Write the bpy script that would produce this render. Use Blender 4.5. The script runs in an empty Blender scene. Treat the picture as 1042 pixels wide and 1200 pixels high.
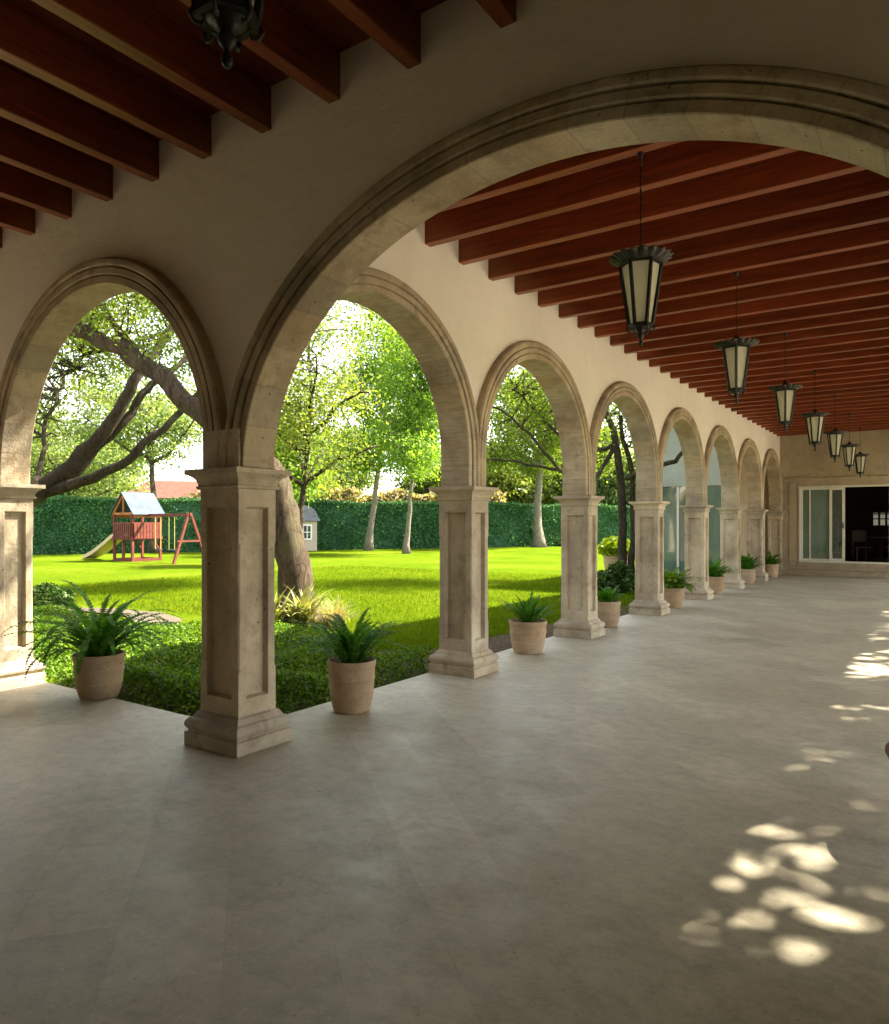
import bpy, bmesh, math, random
import numpy as np
from mathutils import Vector, Matrix
R = math.radians
random.seed(7); rng = np.random.default_rng(11)
scene = bpy.context.scene
C = scene.collection

# ------------------------------------------------------------------ camera
TH = R(34.17); CX, CY, CZ = 3.946, -3.294, 1.6
cam_d = bpy.data.cameras.new('camera'); cam = bpy.data.objects.new('camera', cam_d); C.objects.link(cam)
cam.location = (CX, CY, CZ); cam.rotation_euler = (R(90), 0, TH)
cam_d.sensor_fit = 'VERTICAL'; cam_d.sensor_height = 36.0
cam_d.lens = 850.1/1200*36.0
cam_d.shift_y = 13.6/1200
cam_d.clip_start = 0.05; cam_d.clip_end = 3000
scene.camera = cam
# ------------------------------------------------------------------ light
SUN = Vector((.53, .71, 1.0)).normalized()          # direction towards the sun
EL = math.asin(SUN.z); AZ = math.atan2(SUN.x, SUN.y)
world = bpy.data.worlds.new('World'); scene.world = world; world.use_nodes = True
wn = world.node_tree.nodes; wl = world.node_tree.links
sky = wn.new('ShaderNodeTexSky'); sky.sky_type = 'NISHITA'; sky.sun_disc = False
sky.sun_elevation = EL; sky.sun_rotation = AZ
sky.air_density = 1.0; sky.dust_density = 1.2
hz_ = wn.new('ShaderNodeMix'); hz_.data_type = 'RGBA'; hz_.inputs[0].default_value = .6      # thin bright haze: part of the blue washed out
bw = wn.new('ShaderNodeRGBToBW'); wl.new(sky.outputs[0], bw.inputs[0]); wc = wn.new('ShaderNodeMix'); wc.data_type = 'RGBA'; wc.blend_type = 'MULTIPLY'; wc.inputs[0].default_value = 1
wl.new(bw.outputs[0], wc.inputs[6]); wc.inputs[7].default_value = (1.08, 1.0, .86, 1)
wl.new(sky.outputs[0], hz_.inputs[6]); wl.new(wc.outputs[2], hz_.inputs[7]); wl.new(hz_.outputs[2], wn['Background'].inputs[0]); wn['Background'].inputs[1].default_value = 0.13
sl = bpy.data.lights.new('sun', 'SUN'); sl.energy = 3.8; sl.angle = R(.9); sl.color = (1, .90, .72)
so = bpy.data.objects.new('sun', sl); C.objects.link(so)
so.rotation_euler = SUN.to_track_quat('Z', 'Y').to_euler(); so.location = (10, 10, 30)
scene.view_settings.view_transform = 'Standard'; scene.view_settings.look = 'None'
scene.view_settings.exposure = 3.1; scene.view_settings.gamma = 1
cy = scene.cycles
cy.use_denoising = True
cy.max_bounces = 10; cy.diffuse_bounces = 6; cy.glossy_bounces = 3; cy.transmission_bounces = 6; cy.transparent_max_bounces = 8
cy.caustics_reflective = False; cy.caustics_refractive = False
cy.sample_clamp_indirect = 6

def at(u, v, Z):
    "a point Z metres in front of the viewpoint, given where it appears in the 1042x1200 photograph"
    X = (u-521)/850.1; V = (613.6-v)/850.1
    return Vector((CX+Z*(X*math.cos(TH)-math.sin(TH)), CY+Z*(X*math.sin(TH)+math.cos(TH)), CZ+Z*V))

# ------------------------------------------------------------------ objects
def tag(o, label=None, cat=None, group=None, kind=None):
    if label: o['label'] = label
    if cat: o['category'] = cat
    if group: o['group'] = group
    if kind: o['kind'] = kind
    elif label: o['kind'] = 'thing'
    return o
def empty(name, loc=(0, 0, 0), rz=0):
    o = bpy.data.objects.new(name, None); C.objects.link(o); o.location = loc; o.rotation_euler = (0, 0, rz)
    o.empty_display_size = .2
    return o
def kids(o): return [x for x in bpy.data.objects if x.parent is o]
def copy_tree(o, parent=None):
    c = o.copy(); C.objects.link(c)
    if parent is not None: c.parent = parent
    for ch in kids(o): copy_tree(ch, c)
    return c

class MB:
    def __init__(s): s.v = []; s.f = []; s.uv = None; s.m = []; s.cm = 0
    def add(s, vs, fs):
        n = len(s.v); s.v += [tuple(v) for v in vs]; s.f += [tuple(i+n for i in f) for f in fs]; s.m += [s.cm]*len(fs)
    def box(s, x0, x1, y0, y1, z0, z1):
        s.add([(x0,y0,z0),(x1,y0,z0),(x1,y1,z0),(x0,y1,z0),(x0,y0,z1),(x1,y0,z1),(x1,y1,z1),(x0,y1,z1)],
              [(3,2,1,0),(4,5,6,7),(0,1,5,4),(1,2,6,5),(2,3,7,6),(3,0,4,7)])
    def bar(s, a, b, w, h=None, up=(0,0,1)):
        a = Vector(a); b = Vector(b); d = (b-a).normalized(); h = w if h is None else h
        u = Vector(up)
        if abs(d.dot(u)) > .98: u = Vector((1, 0, 0))
        sx = d.cross(u).normalized()*w/2; sy = sx.cross(d).normalized()*h/2
        vs = [p+q for p in (a, b) for q in (-sx-sy, sx-sy, sx+sy, -sx+sy)]
        s.add(vs, [(0,1,2,3),(7,6,5,4),(0,4,5,1),(1,5,6,2),(2,6,7,3),(3,7,4,0)])
    def tube(s, pts, rad, n=8, cap=True, jit=0):
        pts = [Vector(p) for p in pts]; m = len(pts)
        if not hasattr(rad, '__len__'): rad = [rad]*m
        rings = []; ref = None
        for i, p in enumerate(pts):
            d = (pts[min(i+1, m-1)]-pts[max(i-1, 0)]).normalized()
            if ref is None: ref = Vector((1,0,0)) if abs(d.x) < .9 else Vector((0,1,0))
            a = (ref-d*ref.dot(d)).normalized(); b = d.cross(a); ref = a
            rings += [p+(a*math.cos(2*math.pi*k/n)+b*math.sin(2*math.pi*k/n))*rad[i]*(1+jit*random.uniform(-1, 1)) for k in range(n)]
        fs = [(i*n+k, i*n+(k+1) % n, (i+1)*n+(k+1) % n, (i+1)*n+k) for i in range(m-1) for k in range(n)]
        if cap: fs += [tuple(range(n-1, -1, -1)), tuple((m-1)*n+k for k in range(n))]
        s.add(rings, fs)
    def lathe(s, prof, n=32, o=(0,0,0), cap=True, wob=None):
        o = Vector(o); vs = []
        for j, (r, z) in enumerate(prof):
            for k in range(n):
                a = 2*math.pi*k/n; rr = r*(1+(wob(j, a) if wob else 0))
                vs.append(o+Vector((rr*math.cos(a), rr*math.sin(a), z)))
        m = len(prof)
        fs = [(i*n+k, i*n+(k+1) % n, (i+1)*n+(k+1) % n, (i+1)*n+k) for i in range(m-1) for k in range(n)]
        if cap: fs += [tuple(range(n-1, -1, -1)), tuple((m-1)*n+k for k in range(n))]
        s.add(vs, fs)
    def build(s, name, mat, parent=None, smooth=False, bevel=0, angle=None):
        me = bpy.data.meshes.new(name); me.from_pydata(s.v, [], s.f)
        mats = mat if isinstance(mat, (list, tuple)) else [mat]
        for m_ in mats: me.materials.append(m_)
        if len(mats) > 1: me.polygons.foreach_set('material_index', s.m)
        me.update()
        if smooth: me.polygons.foreach_set('use_smooth', [True]*len(me.polygons))
        o = bpy.data.objects.new(name, me); C.objects.link(o)
        if parent is not None: o.parent = parent
        if bevel:
            b = o.modifiers.new('bevel', 'BEVEL'); b.width = bevel; b.segments = 2; b.limit_method = 'ANGLE'; b.angle_limit = R(35)
        if angle:
            me.polygons.foreach_set('use_smooth', [True]*len(me.polygons))
            try: me.set_sharp_from_angle(angle=R(angle))
            except Exception: pass
        return o

def leaf_obj(name, cen, size, mat, parent=None, up=0.3, aspect=1.8):
    "many small kite-shaped leaves with one random orientation each"
    cen = np.asarray(cen, float); n = len(cen)
    sz = size*rng.uniform(.6, 1.35, n)[:, None]
    nn = rng.normal(size=(n, 3)); nn[:, 2] += up*2; nn /= np.linalg.norm(nn, axis=1)[:, None]
    t = rng.normal(size=(n, 3)); t -= nn*(t*nn).sum(1)[:, None]; t /= np.linalg.norm(t, axis=1)[:, None]
    b = np.cross(nn, t)
    L = t*sz*aspect/2; W = b*sz/2
    v = np.stack([cen-L, cen-L*.1+W+nn*sz*.12, cen+L, cen-L*.1-W+nn*sz*.12], 1).reshape(-1, 3)
    me = bpy.data.meshes.new(name)
    me.vertices.add(4*n); me.vertices.foreach_set('co', v.ravel())
    me.loops.add(4*n); me.loops.foreach_set('vertex_index', np.arange(4*n))
    me.polygons.add(n); me.polygons.foreach_set('loop_start', np.arange(0, 4*n, 4)); me.polygons.foreach_set('loop_total', np.full(n, 4))
    me.materials.append(mat); me.update(calc_edges=True); me.validate()
    o = bpy.data.objects.new(name, me); C.objects.link(o)
    if parent is not None: o.parent = parent
    return o

# ------------------------------------------------------------------ materials
class Mat:
    def __init__(s, name, rough=.7, spec=.3):
        s.m = bpy.data.materials.new(name); s.m.use_nodes = True
        s.n = s.m.node_tree.nodes; s.l = s.m.node_tree.links; s.b = s.n['Principled BSDF']
        s.b.inputs['Roughness'].default_value = rough; s.b.inputs['Specular IOR Level'].default_value = spec
        s.out = s.n['Material Output']
    def N(s, t, **k):
        n = s.n.new(t)
        for a, b in k.items():
            if a in n.inputs.keys() if isinstance(a, str) else False: n.inputs[a].default_value = b
            else: setattr(n, a, b)
        return n
    def coord(s, kind='Object', scale=(1,1,1)):
        t = s.n.new('ShaderNodeTexCoord'); m = s.n.new('ShaderNodeMapping'); m.inputs['Scale'].default_value = scale
        s.l.new(t.outputs[kind], m.inputs[0]); return m.outputs[0]
    def pos(s, scale=(1,1,1)):
        t = s.n.new('ShaderNodeNewGeometry'); m = s.n.new('ShaderNodeMapping'); m.inputs['Scale'].default_value = scale
        s.l.new(t.outputs['Position'], m.inputs[0]); return m.outputs[0]
    def noise(s, vec, scale=5, detail=6, rough=.6, dist=0):
        n = s.n.new('ShaderNodeTexNoise'); n.inputs['Scale'].default_value = scale; n.inputs['Detail'].default_value = detail
        n.inputs['Roughness'].default_value = rough; n.inputs['Distortion'].default_value = dist
        s.l.new(vec, n.inputs['Vector']); return n.outputs['Fac']
    def voro(s, vec, scale, feat='F1', rnd=1):
        n = s.n.new('ShaderNodeTexVoronoi'); n.feature = feat; n.inputs['Scale'].default_value = scale; n.inputs['Randomness'].default_value = rnd
        s.l.new(vec, n.inputs['Vector']); return n
    def ramp(s, fac, stops):
        r = s.n.new('ShaderNodeValToRGB'); e = r.color_ramp.elements
        while len(e) < len(stops): e.new(.5)
        for i, (p, c) in enumerate(stops):
            e[i].position = p; e[i].color = (c, c, c, 1) if not hasattr(c, '__len__') else (*c, 1)
        s.l.new(fac, r.inputs[0]); return r.outputs[0]
    def mix(s, a, b, fac, mode='MIX'):
        m = s.n.new('ShaderNodeMix'); m.data_type = 'RGBA'; m.blend_type = mode
        for idx, x in ((0, fac), (6, a), (7, b)):
            if hasattr(x, 'links') or hasattr(x, 'is_linked'): s.l.new(x, m.inputs[idx])
            elif idx == 0: m.inputs[0].default_value = x
            else: m.inputs[idx].default_value = (*x, 1) if hasattr(x, '__len__') else (x, x, x, 1)
        return m.outputs[2]
    def bump(s, h, strength=.3, dist=.01, prev=None):
        b = s.n.new('ShaderNodeBump'); b.inputs['Strength'].default_value = strength; b.inputs['Distance'].default_value = dist
        s.l.new(h, b.inputs['Height'])
        if prev is not None: s.l.new(prev, b.inputs['Normal'])
        return b.outputs[0]
    def col(s, c):
        if hasattr(c, 'is_linked'): s.l.new(c, s.b.inputs['Base Color'])
        else: s.b.inputs['Base Color'].default_value = (*c, 1)
    def nrm(s, n): s.l.new(n, s.b.inputs['Normal'])

def mat_plaster():
    k = Mat('plaster', .85, .2); p = k.pos()
    c = k.ramp(k.noise(p, .8, 5, .6), [(.3, (.77, .71, .63)), (.7, (.84, .78, .70))])
    c = k.mix(c, (.64, .575, .465), k.ramp(k.noise(k.pos((1, 1, .35)), 2.2, 7, .7), [(.52, 0), (.8, .45)]))
    k.col(c); b = k.bump(k.noise(p, 60, 3, .6), .12, .004); c2 = k.noise(k.pos((1, 1, 2.5)), 5, 8, .75); k.col(k.mix(c, (.60, .54, .44), k.ramp(c2, [(.54, 0), (.75, .35)]))); k.nrm(k.bump(c2, .35, .012, k.bump(k.noise(p, 3, 4), .35, .03, b))); return k.m
def mat_stone(name='cantera_stone', base=(.47, .405, .30), dark=(.28, .23, .165), light=(.60, .54, .42), uv=False, chisel=.7):
    k = Mat(name, .8, .25); p = k.pos()
    c = k.ramp(k.noise(p, 1.6, 8, .65, .4), [(.28, dark), (.5, base), (.74, light)])
    # damp streaks and grey weathering
    c = k.mix(c, (.30, .27, .24), k.ramp(k.noise(k.pos((3, 3, .7)), 1.5, 6, .6), [(.5, 0), (.75, .6)]))
    v = k.voro(p, 15)
    pit = k.ramp(v.outputs['Distance'], [(.06, 1), (.15, 0)])
    gate = k.ramp(k.noise(p, 5, 2), [(.54, 0), (.60, 1)])
    pm = k.mix(pit, gate, 1.0, 'MULTIPLY')
    c = k.mix(c, (.10, .07, .05), pm)
    c = k.mix(c, (.22, .15, .095), k.ramp(k.noise(p, 6, 9, .78), [(.52, 0), (.66, .55)]))
    grit = k.noise(p, 90, 4, .7)
    c = k.mix(c, (.62, .54, .43), k.ramp(grit, [(.6, 0), (.75, .35)]))
    h = k.mix(k.noise(p, 22, 6, .7), pm, .5, 'SUBTRACT')
    b = k.bump(h, .7, .014)
    if uv:
        w = k.coord('UV'); sep = k.n.new('ShaderNodeSeparateXYZ'); k.l.new(w, sep.inputs[0])
        # voussoir joints every .42 m along the ring, tone shift per block, fine chisel lines along the joints
        mul = k.n.new('ShaderNodeMath'); mul.operation = 'MULTIPLY'; mul.inputs[1].default_value = 1/.33; k.l.new(sep.outputs[0], mul.inputs[0])
        fl = k.n.new('ShaderNodeMath'); fl.operation = 'FLOOR'; k.l.new(mul.outputs[0], fl.inputs[0])
        wn_ = k.n.new('ShaderNodeTexWhiteNoise'); wn_.noise_dimensions = '1D'; k.l.new(fl.outputs[0], wn_.inputs['W'])
        fr = k.n.new('ShaderNodeMath'); fr.operation = 'FRACT'; k.l.new(mul.outputs[0], fr.inputs[0])
        j = k.ramp(fr.outputs[0], [(.0, .45), (.02, 0), (.98, 0), (1, .45)])
        tone = k.ramp(wn_.outputs['Value'], [(0, (.72, .71, .68)), (.4, (1, .98, .94)), (.75, (.95, .84, .70)), (1, (1.08, 1.06, 1.0))])
        c = k.mix(c, tone, .8, 'MULTIPLY')
        chis = k.noise(k.coord('UV', (1, .06, 1)), 34, 5, .75)
        ab_ = k.n.new('ShaderNodeMath'); ab_.operation = 'ABSOLUTE'; k.l.new(sep.outputs[1], ab_.inputs[0])
        inner = k.ramp(ab_.outputs[0], [(.150, 1), (.175, .12)])      # the undercut striations sit on the soffit, hardly on the mouldings
        c = k.mix(c, (.24, .19, .13), k.mix(k.ramp(chis, [(.46, 0), (.66, chisel)]), inner, 1.0, 'MULTIPLY'))
        c = k.mix(c, (.17, .13, .095), j)
        b = k.bump(chis, .35, .01, b); 
    oi = k.n.new('ShaderNodeObjectInfo'); c = k.mix(c, k.ramp(oi.outputs['Random'], [(0, (.86, .86, .88)), (1, (1.12, 1.08, 1.02))]), 1.0, 'MULTIPLY')
    k.col(c); k.nrm(b); return k.m
def mat_floor():
    k = Mat('travertine_floor', .5, .35); p = k.pos()
    rot = k.n.new('ShaderNodeMapping'); rot.inputs['Rotation'].default_value = (0, 0, R(41)); k.l.new(p, rot.inputs[0])
    br = k.n.new('ShaderNodeTexBrick'); br.inputs['Scale'].default_value = 1; br.inputs['Brick Width'].default_value = .81
    br.inputs['Row Height'].default_value = .405; br.inputs['Mortar Size'].default_value = .0022; br.inputs['Mortar Smooth'].default_value = .3
    br.inputs['Color1'].default_value = (.89, .875, .855, 1); br.inputs['Color2'].default_value = (1.09, 1.085, 1.07, 1); br.inputs['Mortar'].default_value = (.86, .83, .78, 1)
    k.l.new(rot.outputs[0], br.inputs['Vector'])
    c = k.ramp(k.noise(p, .9, 8, .62, .5), [(.3, (.43, .385, .285)), (.5, (.52, .47, .355)), (.72, (.60, .55, .425))])
    c = k.mix(c, (.36, .325, .25), k.ramp(k.noise(k.pos((1, 2.2, 1)), 2.6, 9, .7, 1.0), [(.46, 0), (.70, .62)]))
    c = k.mix(c, (.33, .30, .23), k.ramp(k.noise(p, 9, 9, .78), [(.45, 0), (.64, .62)]))
    c = k.mix(c, br.outputs['Color'], .85, 'MULTIPLY')
    wv = k.n.new('ShaderNodeVectorMath'); wv.operation = 'MULTIPLY_ADD'; nz_ = k.n.new('ShaderNodeTexNoise'); nz_.inputs['Scale'].default_value = 25; k.l.new(p, nz_.inputs['Vector']); k.l.new(nz_.outputs['Color'], wv.inputs[0]); wv.inputs[1].default_value = (.06, .03, 0); k.l.new(p, wv.inputs[2])
    v = k.voro(wv.outputs[0], 7); pit = k.ramp(v.outputs['Distance'], [(.03, 1), (.10, 0)]); gate = k.ramp(k.noise(p, 3.5, 3), [(.5, 0), (.66, .75)])
    pm = k.mix(pit, gate, 1.0, 'MULTIPLY')
    c = k.mix(c, (.13, .11, .08), pm)
    v3 = k.voro(p, 24); c = k.mix(c, (.20, .17, .12), k.mix(k.ramp(v3.outputs['Distance'], [(.05, .8), (.16, 0)]), k.ramp(k.noise(p, 6, 3), [(.5, 0), (.6, 1)]), 1.0, 'MULTIPLY'))
    c = k.mix(c, (.62, .59, .50), k.ramp(k.noise(p, 42, 5, .7), [(.56, 0), (.70, .6)]))
    k.col(c)
    r = k.ramp(k.noise(p, 3.5, 6, .6), [(.3, .38), (.7, .62)]); k.l.new(r, k.b.inputs['Roughness'])
    b = k.bump(k.noise(p, 2.2, 3), .18, .02); b = k.bump(k.noise(p, 30, 5), .12, .004, b); k.nrm(k.bump(br.outputs['Fac'], -.2, .002, b)); return k.m
def mat_wood(name, base, dark, axis, rough=.55):
    k = Mat(name, rough, .9); k.b.inputs['Specular Tint'].default_value = (1, .66, .36, 1); k.b.inputs['Coat Weight'].default_value = .35; k.b.inputs['Coat Roughness'].default_value = .42; k.b.inputs['Coat Tint'].default_value = (1, .75, .5, 1); sc = {'x': (.5, 9, 9), 'y': (9, .5, 9), 'z': (9, 9, .5)}[axis]
    c = k.ramp(k.noise(k.pos(sc), 3, 7, .65, .8), [(.36, dark), (.62, base)])
    c = k.mix(c, dark, k.ramp(k.noise(k.pos(tuple(q*.35 for q in sc)), 2.3, 8, .8, 2.5), [(.56, 0), (.66, .8)]))
    oi = k.n.new('ShaderNodeObjectInfo')
    c = k.mix(c, k.ramp(oi.outputs['Random'], [(0, (.75, .75, .75)), (1, (1.15, 1.1, 1.05))]), 1.0, 'MULTIPLY')
    k.col(c); k.nrm(k.bump(k.noise(k.pos(sc), 6, 4), .25, .004)); return k.m
def mat_simple(name, c, rough=.6, spec=.3, metal=0, var=.15, ns=8, bump=.15):
    k = Mat(name, rough, spec); k.b.inputs['Metallic'].default_value = metal; p = k.coord('Object')
    d = tuple(x*(1-var) for x in c); l = tuple(min(1, x*(1+var)) for x in c)
    k.col(k.ramp(k.noise(p, ns, 5, .6), [(.3, d), (.7, l)])); k.nrm(k.bump(k.noise(p, ns*4, 4), bump, .004)); return k.m
def mat_leaf(name, a, b, c, trans=.45, rough=.5, ns=.5, spec=.3):
    k = Mat(name, rough, spec); g = k.n.new('ShaderNodeNewGeometry')
    col = k.ramp(g.outputs['Random Per Island'], [(0, a), (.55, b), (1, c)])
    col = k.mix(col, k.ramp(k.noise(k.pos(), ns, 4, .6), [(.35, (.72, .78, .7)), (.68, (1.2, 1.15, .95))]), 1.0, 'MULTIPLY')
    k.col(col)
    t = k.n.new('ShaderNodeBsdfTranslucent'); bc = k.mix(col, (1.25, 1.2, .5), 1.0, 'MULTIPLY'); k.l.new(bc, t.inputs[0])
    m = k.n.new('ShaderNodeMixShader'); m.inputs[0].default_value = trans
    k.l.new(k.b.outputs[0], m.inputs[1]); k.l.new(t.outputs[0], m.inputs[2]); k.l.new(m.outputs[0], k.out.inputs[0]); return k.m
def mat_bark(name, a, b, sc=1):
    k = Mat(name, .9, .1); p = k.pos((4*sc, 4*sc, 1.1*sc))
    n = k.noise(p, 3, 9, .75, 1.2); c = k.ramp(n, [(.36, a), (.62, b)])
    c = k.mix(c, (.19, .20, .10), k.ramp(k.noise(k.pos(), 1.3, 5), [(.55, 0), (.72, .5)]))
    k.col(c); k.nrm(k.bump(n, 1.0, .12)); return k.m
def mat_lawn():
    k = Mat('lawn_grass', .9, 0); p = k.pos()
    c = k.ramp(k.noise(p, .28, 9, .7, .8), [(.3, (.052, .09, .004)), (.5, (.080, .122, .005)), (.75, (.135, .152, .014))])
    c = k.mix(c, (.03, .075, .004), k.ramp(k.noise(p, 14, 6, .8), [(.45, 0), (.7, .55)]))
    c = k.mix(c, (.15, .18, .02), k.ramp(k.noise(p, 60, 3, .8), [(.55, 0), (.75, .4)]))
    k.col(c); k.nrm(k.bump(k.noise(p, 45, 5, .8), .8, .05)); return k.m
def mat_glass(name, tint=(.8, .9, .85), rough=.02, dark=(.02, .03, .025)):
    k = Mat(name, rough, 1.0); k.b.inputs['Coat Weight'].default_value = .8; k.b.inputs['Coat Roughness'].default_value = .01; p = k.pos((1, 1, .3)); k.col(k.ramp(k.noise(p, 1.2, 4), [(.3, dark), (.7, tint)])); return k.m

M = dict(
 plaster=mat_plaster(), stone=mat_stone(), ring=mat_stone('carved_arch_stone', uv=True), ring_near=mat_stone('smooth_arch_stone', uv=True, chisel=.22),
 wallstone=mat_stone('wall_cladding_stone', (.40, .33, .22), (.33, .26, .17), (.46, .38, .27)),
 floor=mat_floor(),
 beam_y=mat_wood('beam_wood_long', (.23, .05, .014), (.09, .016, .005), 'y', .42), beam_x=mat_wood('beam_wood_cross', (.25, .05, .015), (.10, .018, .006), 'x', .42),
 board=mat_wood('ceiling_boards', (.15, .025, .010), (.09, .014, .007), 'y'),
 bark=mat_bark('bark_grey', (.038, .028, .02), (.15, .11, .075)), bark_dark=mat_bark('bark_dark', (.03, .024, .016), (.10, .08, .055)),
 bark_pale=mat_bark('bark_pale', (.10, .085, .065), (.25, .22, .17)),
 oak=mat_leaf('oak_leaf', (.085, .14, .022), (.13, .195, .03), (.19, .24, .045), ns=.7, trans=.65),
 bright=mat_leaf('bright_leaf', (.12, .22, .03), (.16, .28, .04), (.22, .33, .06), ns=.5, trans=.6),
 olive=mat_leaf('olive_leaf', (.12, .17, .035), (.165, .22, .05), (.22, .26, .075), ns=.5, trans=.6),
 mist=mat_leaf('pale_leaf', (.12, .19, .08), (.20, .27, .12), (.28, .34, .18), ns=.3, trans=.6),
 hedge=mat_leaf('hedge_leaf', (.04, .12, .045), (.05, .145, .055), (.09, .19, .07), trans=.15, ns=.6, spec=.1),
 cover=mat_leaf('ground_cover_leaf', (.04, .11, .006), (.10, .20, .012), (.19, .28, .02), trans=.35, rough=.55, ns=1.1, spec=.2),
 fern=mat_leaf('fern_leaf', (.03, .12, .012), (.06, .19, .02), (.12, .26, .035), trans=.4, ns=3, spec=.15),
 shrub=mat_leaf('shrub_leaf', (.02, .06, .012), (.045, .10, .02), (.09, .15, .03), trans=.3, ns=2),
 lime=mat_leaf('lime_leaf', (.14, .24, .01), (.24, .33, .015), (.34, .38, .03), trans=.5, ns=2),
 varieg=mat_leaf('striped_leaf', (.12, .16, .04), (.30, .30, .12), (.50, .46, .26), trans=.3, ns=4),
 straw=mat_leaf('straw_leaf', (.20, .17, .08), (.30, .25, .14), (.38, .32, .20), trans=.4, ns=3),
 lawn=mat_lawn(), soil=mat_simple('soil', (.09, .06, .04), .95, .1, var=.5, ns=14, bump=.8),
 gravel=mat_simple('pale_gravel', (.10, .082, .062), .9, .1, var=.6, ns=30, bump=.8),
 terra=mat_stone('terracotta', (.40, .285, .175), (.29, .19, .11), (.49, .37, .245)),
 iron=mat_simple('wrought_iron', (.018, .018, .016), .5, .5, .6, .4, 20, .3),
 capmetal=mat_simple('aged_metal', (.035, .032, .025), .55, .5, .5, .5, 30, .4),
 frame=mat_simple('cream_aluminium', (.66, .64, .55), .45, .4, 0, .05, 4, .02),
 redwood=mat_simple('red_stained_wood', (.12, .03, .02), .7, .2, 0, .3, 5, .2),
 orangewood=mat_simple('orange_wood', (.30, .11, .03), .7, .2, 0, .3, 5, .2),
 slide=mat_simple('cream_plastic', (.50, .36, .22), .5, .4, 0, .06, 3, .05),
 tarp=mat_simple('grey_blue_canvas', (.07, .09, .125), .95, .2, 0, .25, 3, .2),
 rope=mat_simple('yellow_rope', (.55, .46, .12), .9, .1), dark=mat_simple('dark_plastic', (.03, .03, .05), .5, .3),
 soffit=mat_simple('grey_white_render', (.40, .42, .37), .8, .2, 0, .1, 2, .1), white=mat_simple('white_paint', (.74, .73, .68), .7, .2, 0, .06, 2, .05),
 creamw=mat_simple('cream_render', (.38, .32, .24), .85, .2, 0, .1, 2, .1),
 roofclay=mat_simple('clay_roof', (.11, .05, .035), .85, .2, 0, .25, 3, .4),
 slate=mat_simple('grey_shingle', (.14, .14, .15), .85, .2, 0, .3, 8, .4),
 pink=mat_simple('rose_wall', (.45, .22, .16), .85, .2, 0, .15, 2, .1),
 curtain=mat_glass('green_tinted_glass', (.16, .24, .19), .06, (.06, .10, .08)), darkglass=mat_glass('dark_glass', (.05, .07, .06), .03, (.01, .015, .012)),
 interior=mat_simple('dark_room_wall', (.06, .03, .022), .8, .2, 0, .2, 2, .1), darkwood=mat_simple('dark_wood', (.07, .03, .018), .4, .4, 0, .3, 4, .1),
)
def mat_frost():
    k = Mat('frosted_panel', .45, .3); k.col(k.ramp(k.noise(k.coord('Object'), 9, 3), [(.3, (.66, .64, .52)), (.7, (.76, .74, .62))]))
    t = k.n.new('ShaderNodeBsdfTranslucent'); t.inputs[0].default_value = (.85, .82, .68, 1)
    m = k.n.new('ShaderNodeMixShader'); m.inputs[0].default_value = .5
    k.l.new(k.b.outputs[0], m.inputs[1]); k.l.new(t.outputs[0], m.inputs[2]); k.l.new(m.outputs[0], k.out.inputs[0]); return k.m
M['frost'] = mat_frost()

# ================================================================== SETTING
CXC, CYC = -.2885, .254          # corner column centre
BAY, BB = 3.062, 3.506           # bay of the receding arcade, bay of the left arcade
W = 4.3                          # far plinth line of the gallery
YB = CYC+7*BAY                   # end of the gallery (back wall face)
ZC = 4.615                       # ceiling boards

m = MB(); m.box(-400, 400, -60, 700, -.6, -.10); tag(m.build('lawn', M['lawn']), kind='structure')
m = MB()
fp = [(-16, -4.6), (9, -4.6), (9, YB+.4), (-.58, YB+.4), (-.58, .515), (-16, .515)]
m.add([(x, y, z) for z in (-.3, 0) for x, y in fp], [(0,5,4,3,2,1), (6,7,8,9,10,11)]+[(k, (k+1) % 6, 6+(k+1) % 6, 6+k) for k in range(6)])
tag(m.build('terrace_floor', M['floor'], bevel=.012), kind='structure')
m = MB(); m.box(9.002, 30, -20, 40, -.3, -.012); tag(m.build('bounce_paving', M['floor']), kind='structure')  # unseen pale paving, added to bounce warm sunlight into the gallery
m = MB(); n = 40                                         # bed of soil beside the terrace
edge = [(-.6, .53), (-14, .53), (-14, 3.0)] + [(x, 3.9+.25*math.sin(x*1.3)) for x in np.linspace(-12, -2.6, 18)] + [(-1.7, 4.5), (-1.5, 6.5), (-1.35, 9), (-1.3, 21), (-.6, 21)]
m.add([(x, y, -.088) for x, y in edge], [tuple(range(len(edge)-1, -1, -1))])
tag(m.build('soil_bed', M['soil']), kind='structure')
m = MB(); pth = [Vector((x, y, 0)) for x, y in [(-14, 2.6), (-11.5, 3.6), (-9.6, 4.6), (-8.2, 4.7), (-7.2, 4.3), (-6.3, 3.95)]]
L_, R_ = [], []
for i, p in enumerate(pth):
    d = (pth[min(i+1, 5)]-pth[max(i-1, 0)]).normalized(); q = Vector((-d.y, d.x, 0))*(.34+.07*math.sin(i*2.1) if i < 5 else .1)
    L_.append(p+q); R_.append(p-q)
m.add([(p.x, p.y, -.076) for p in L_+R_], [(i, i+6, i+7, i+1) for i in range(5)])
tag(m.build('gravel_path', M['gravel']), kind='structure')

# ceiling boards + roof slab over both galleries
m = MB(); m.box(-16, 5.6, -4.9, .95, ZC, ZC+.16); m.box(-.95, 5.6, .95, YB+.3, ZC, ZC+.16)
tag(m.build('ceiling', M['board']), kind='structure')

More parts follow.
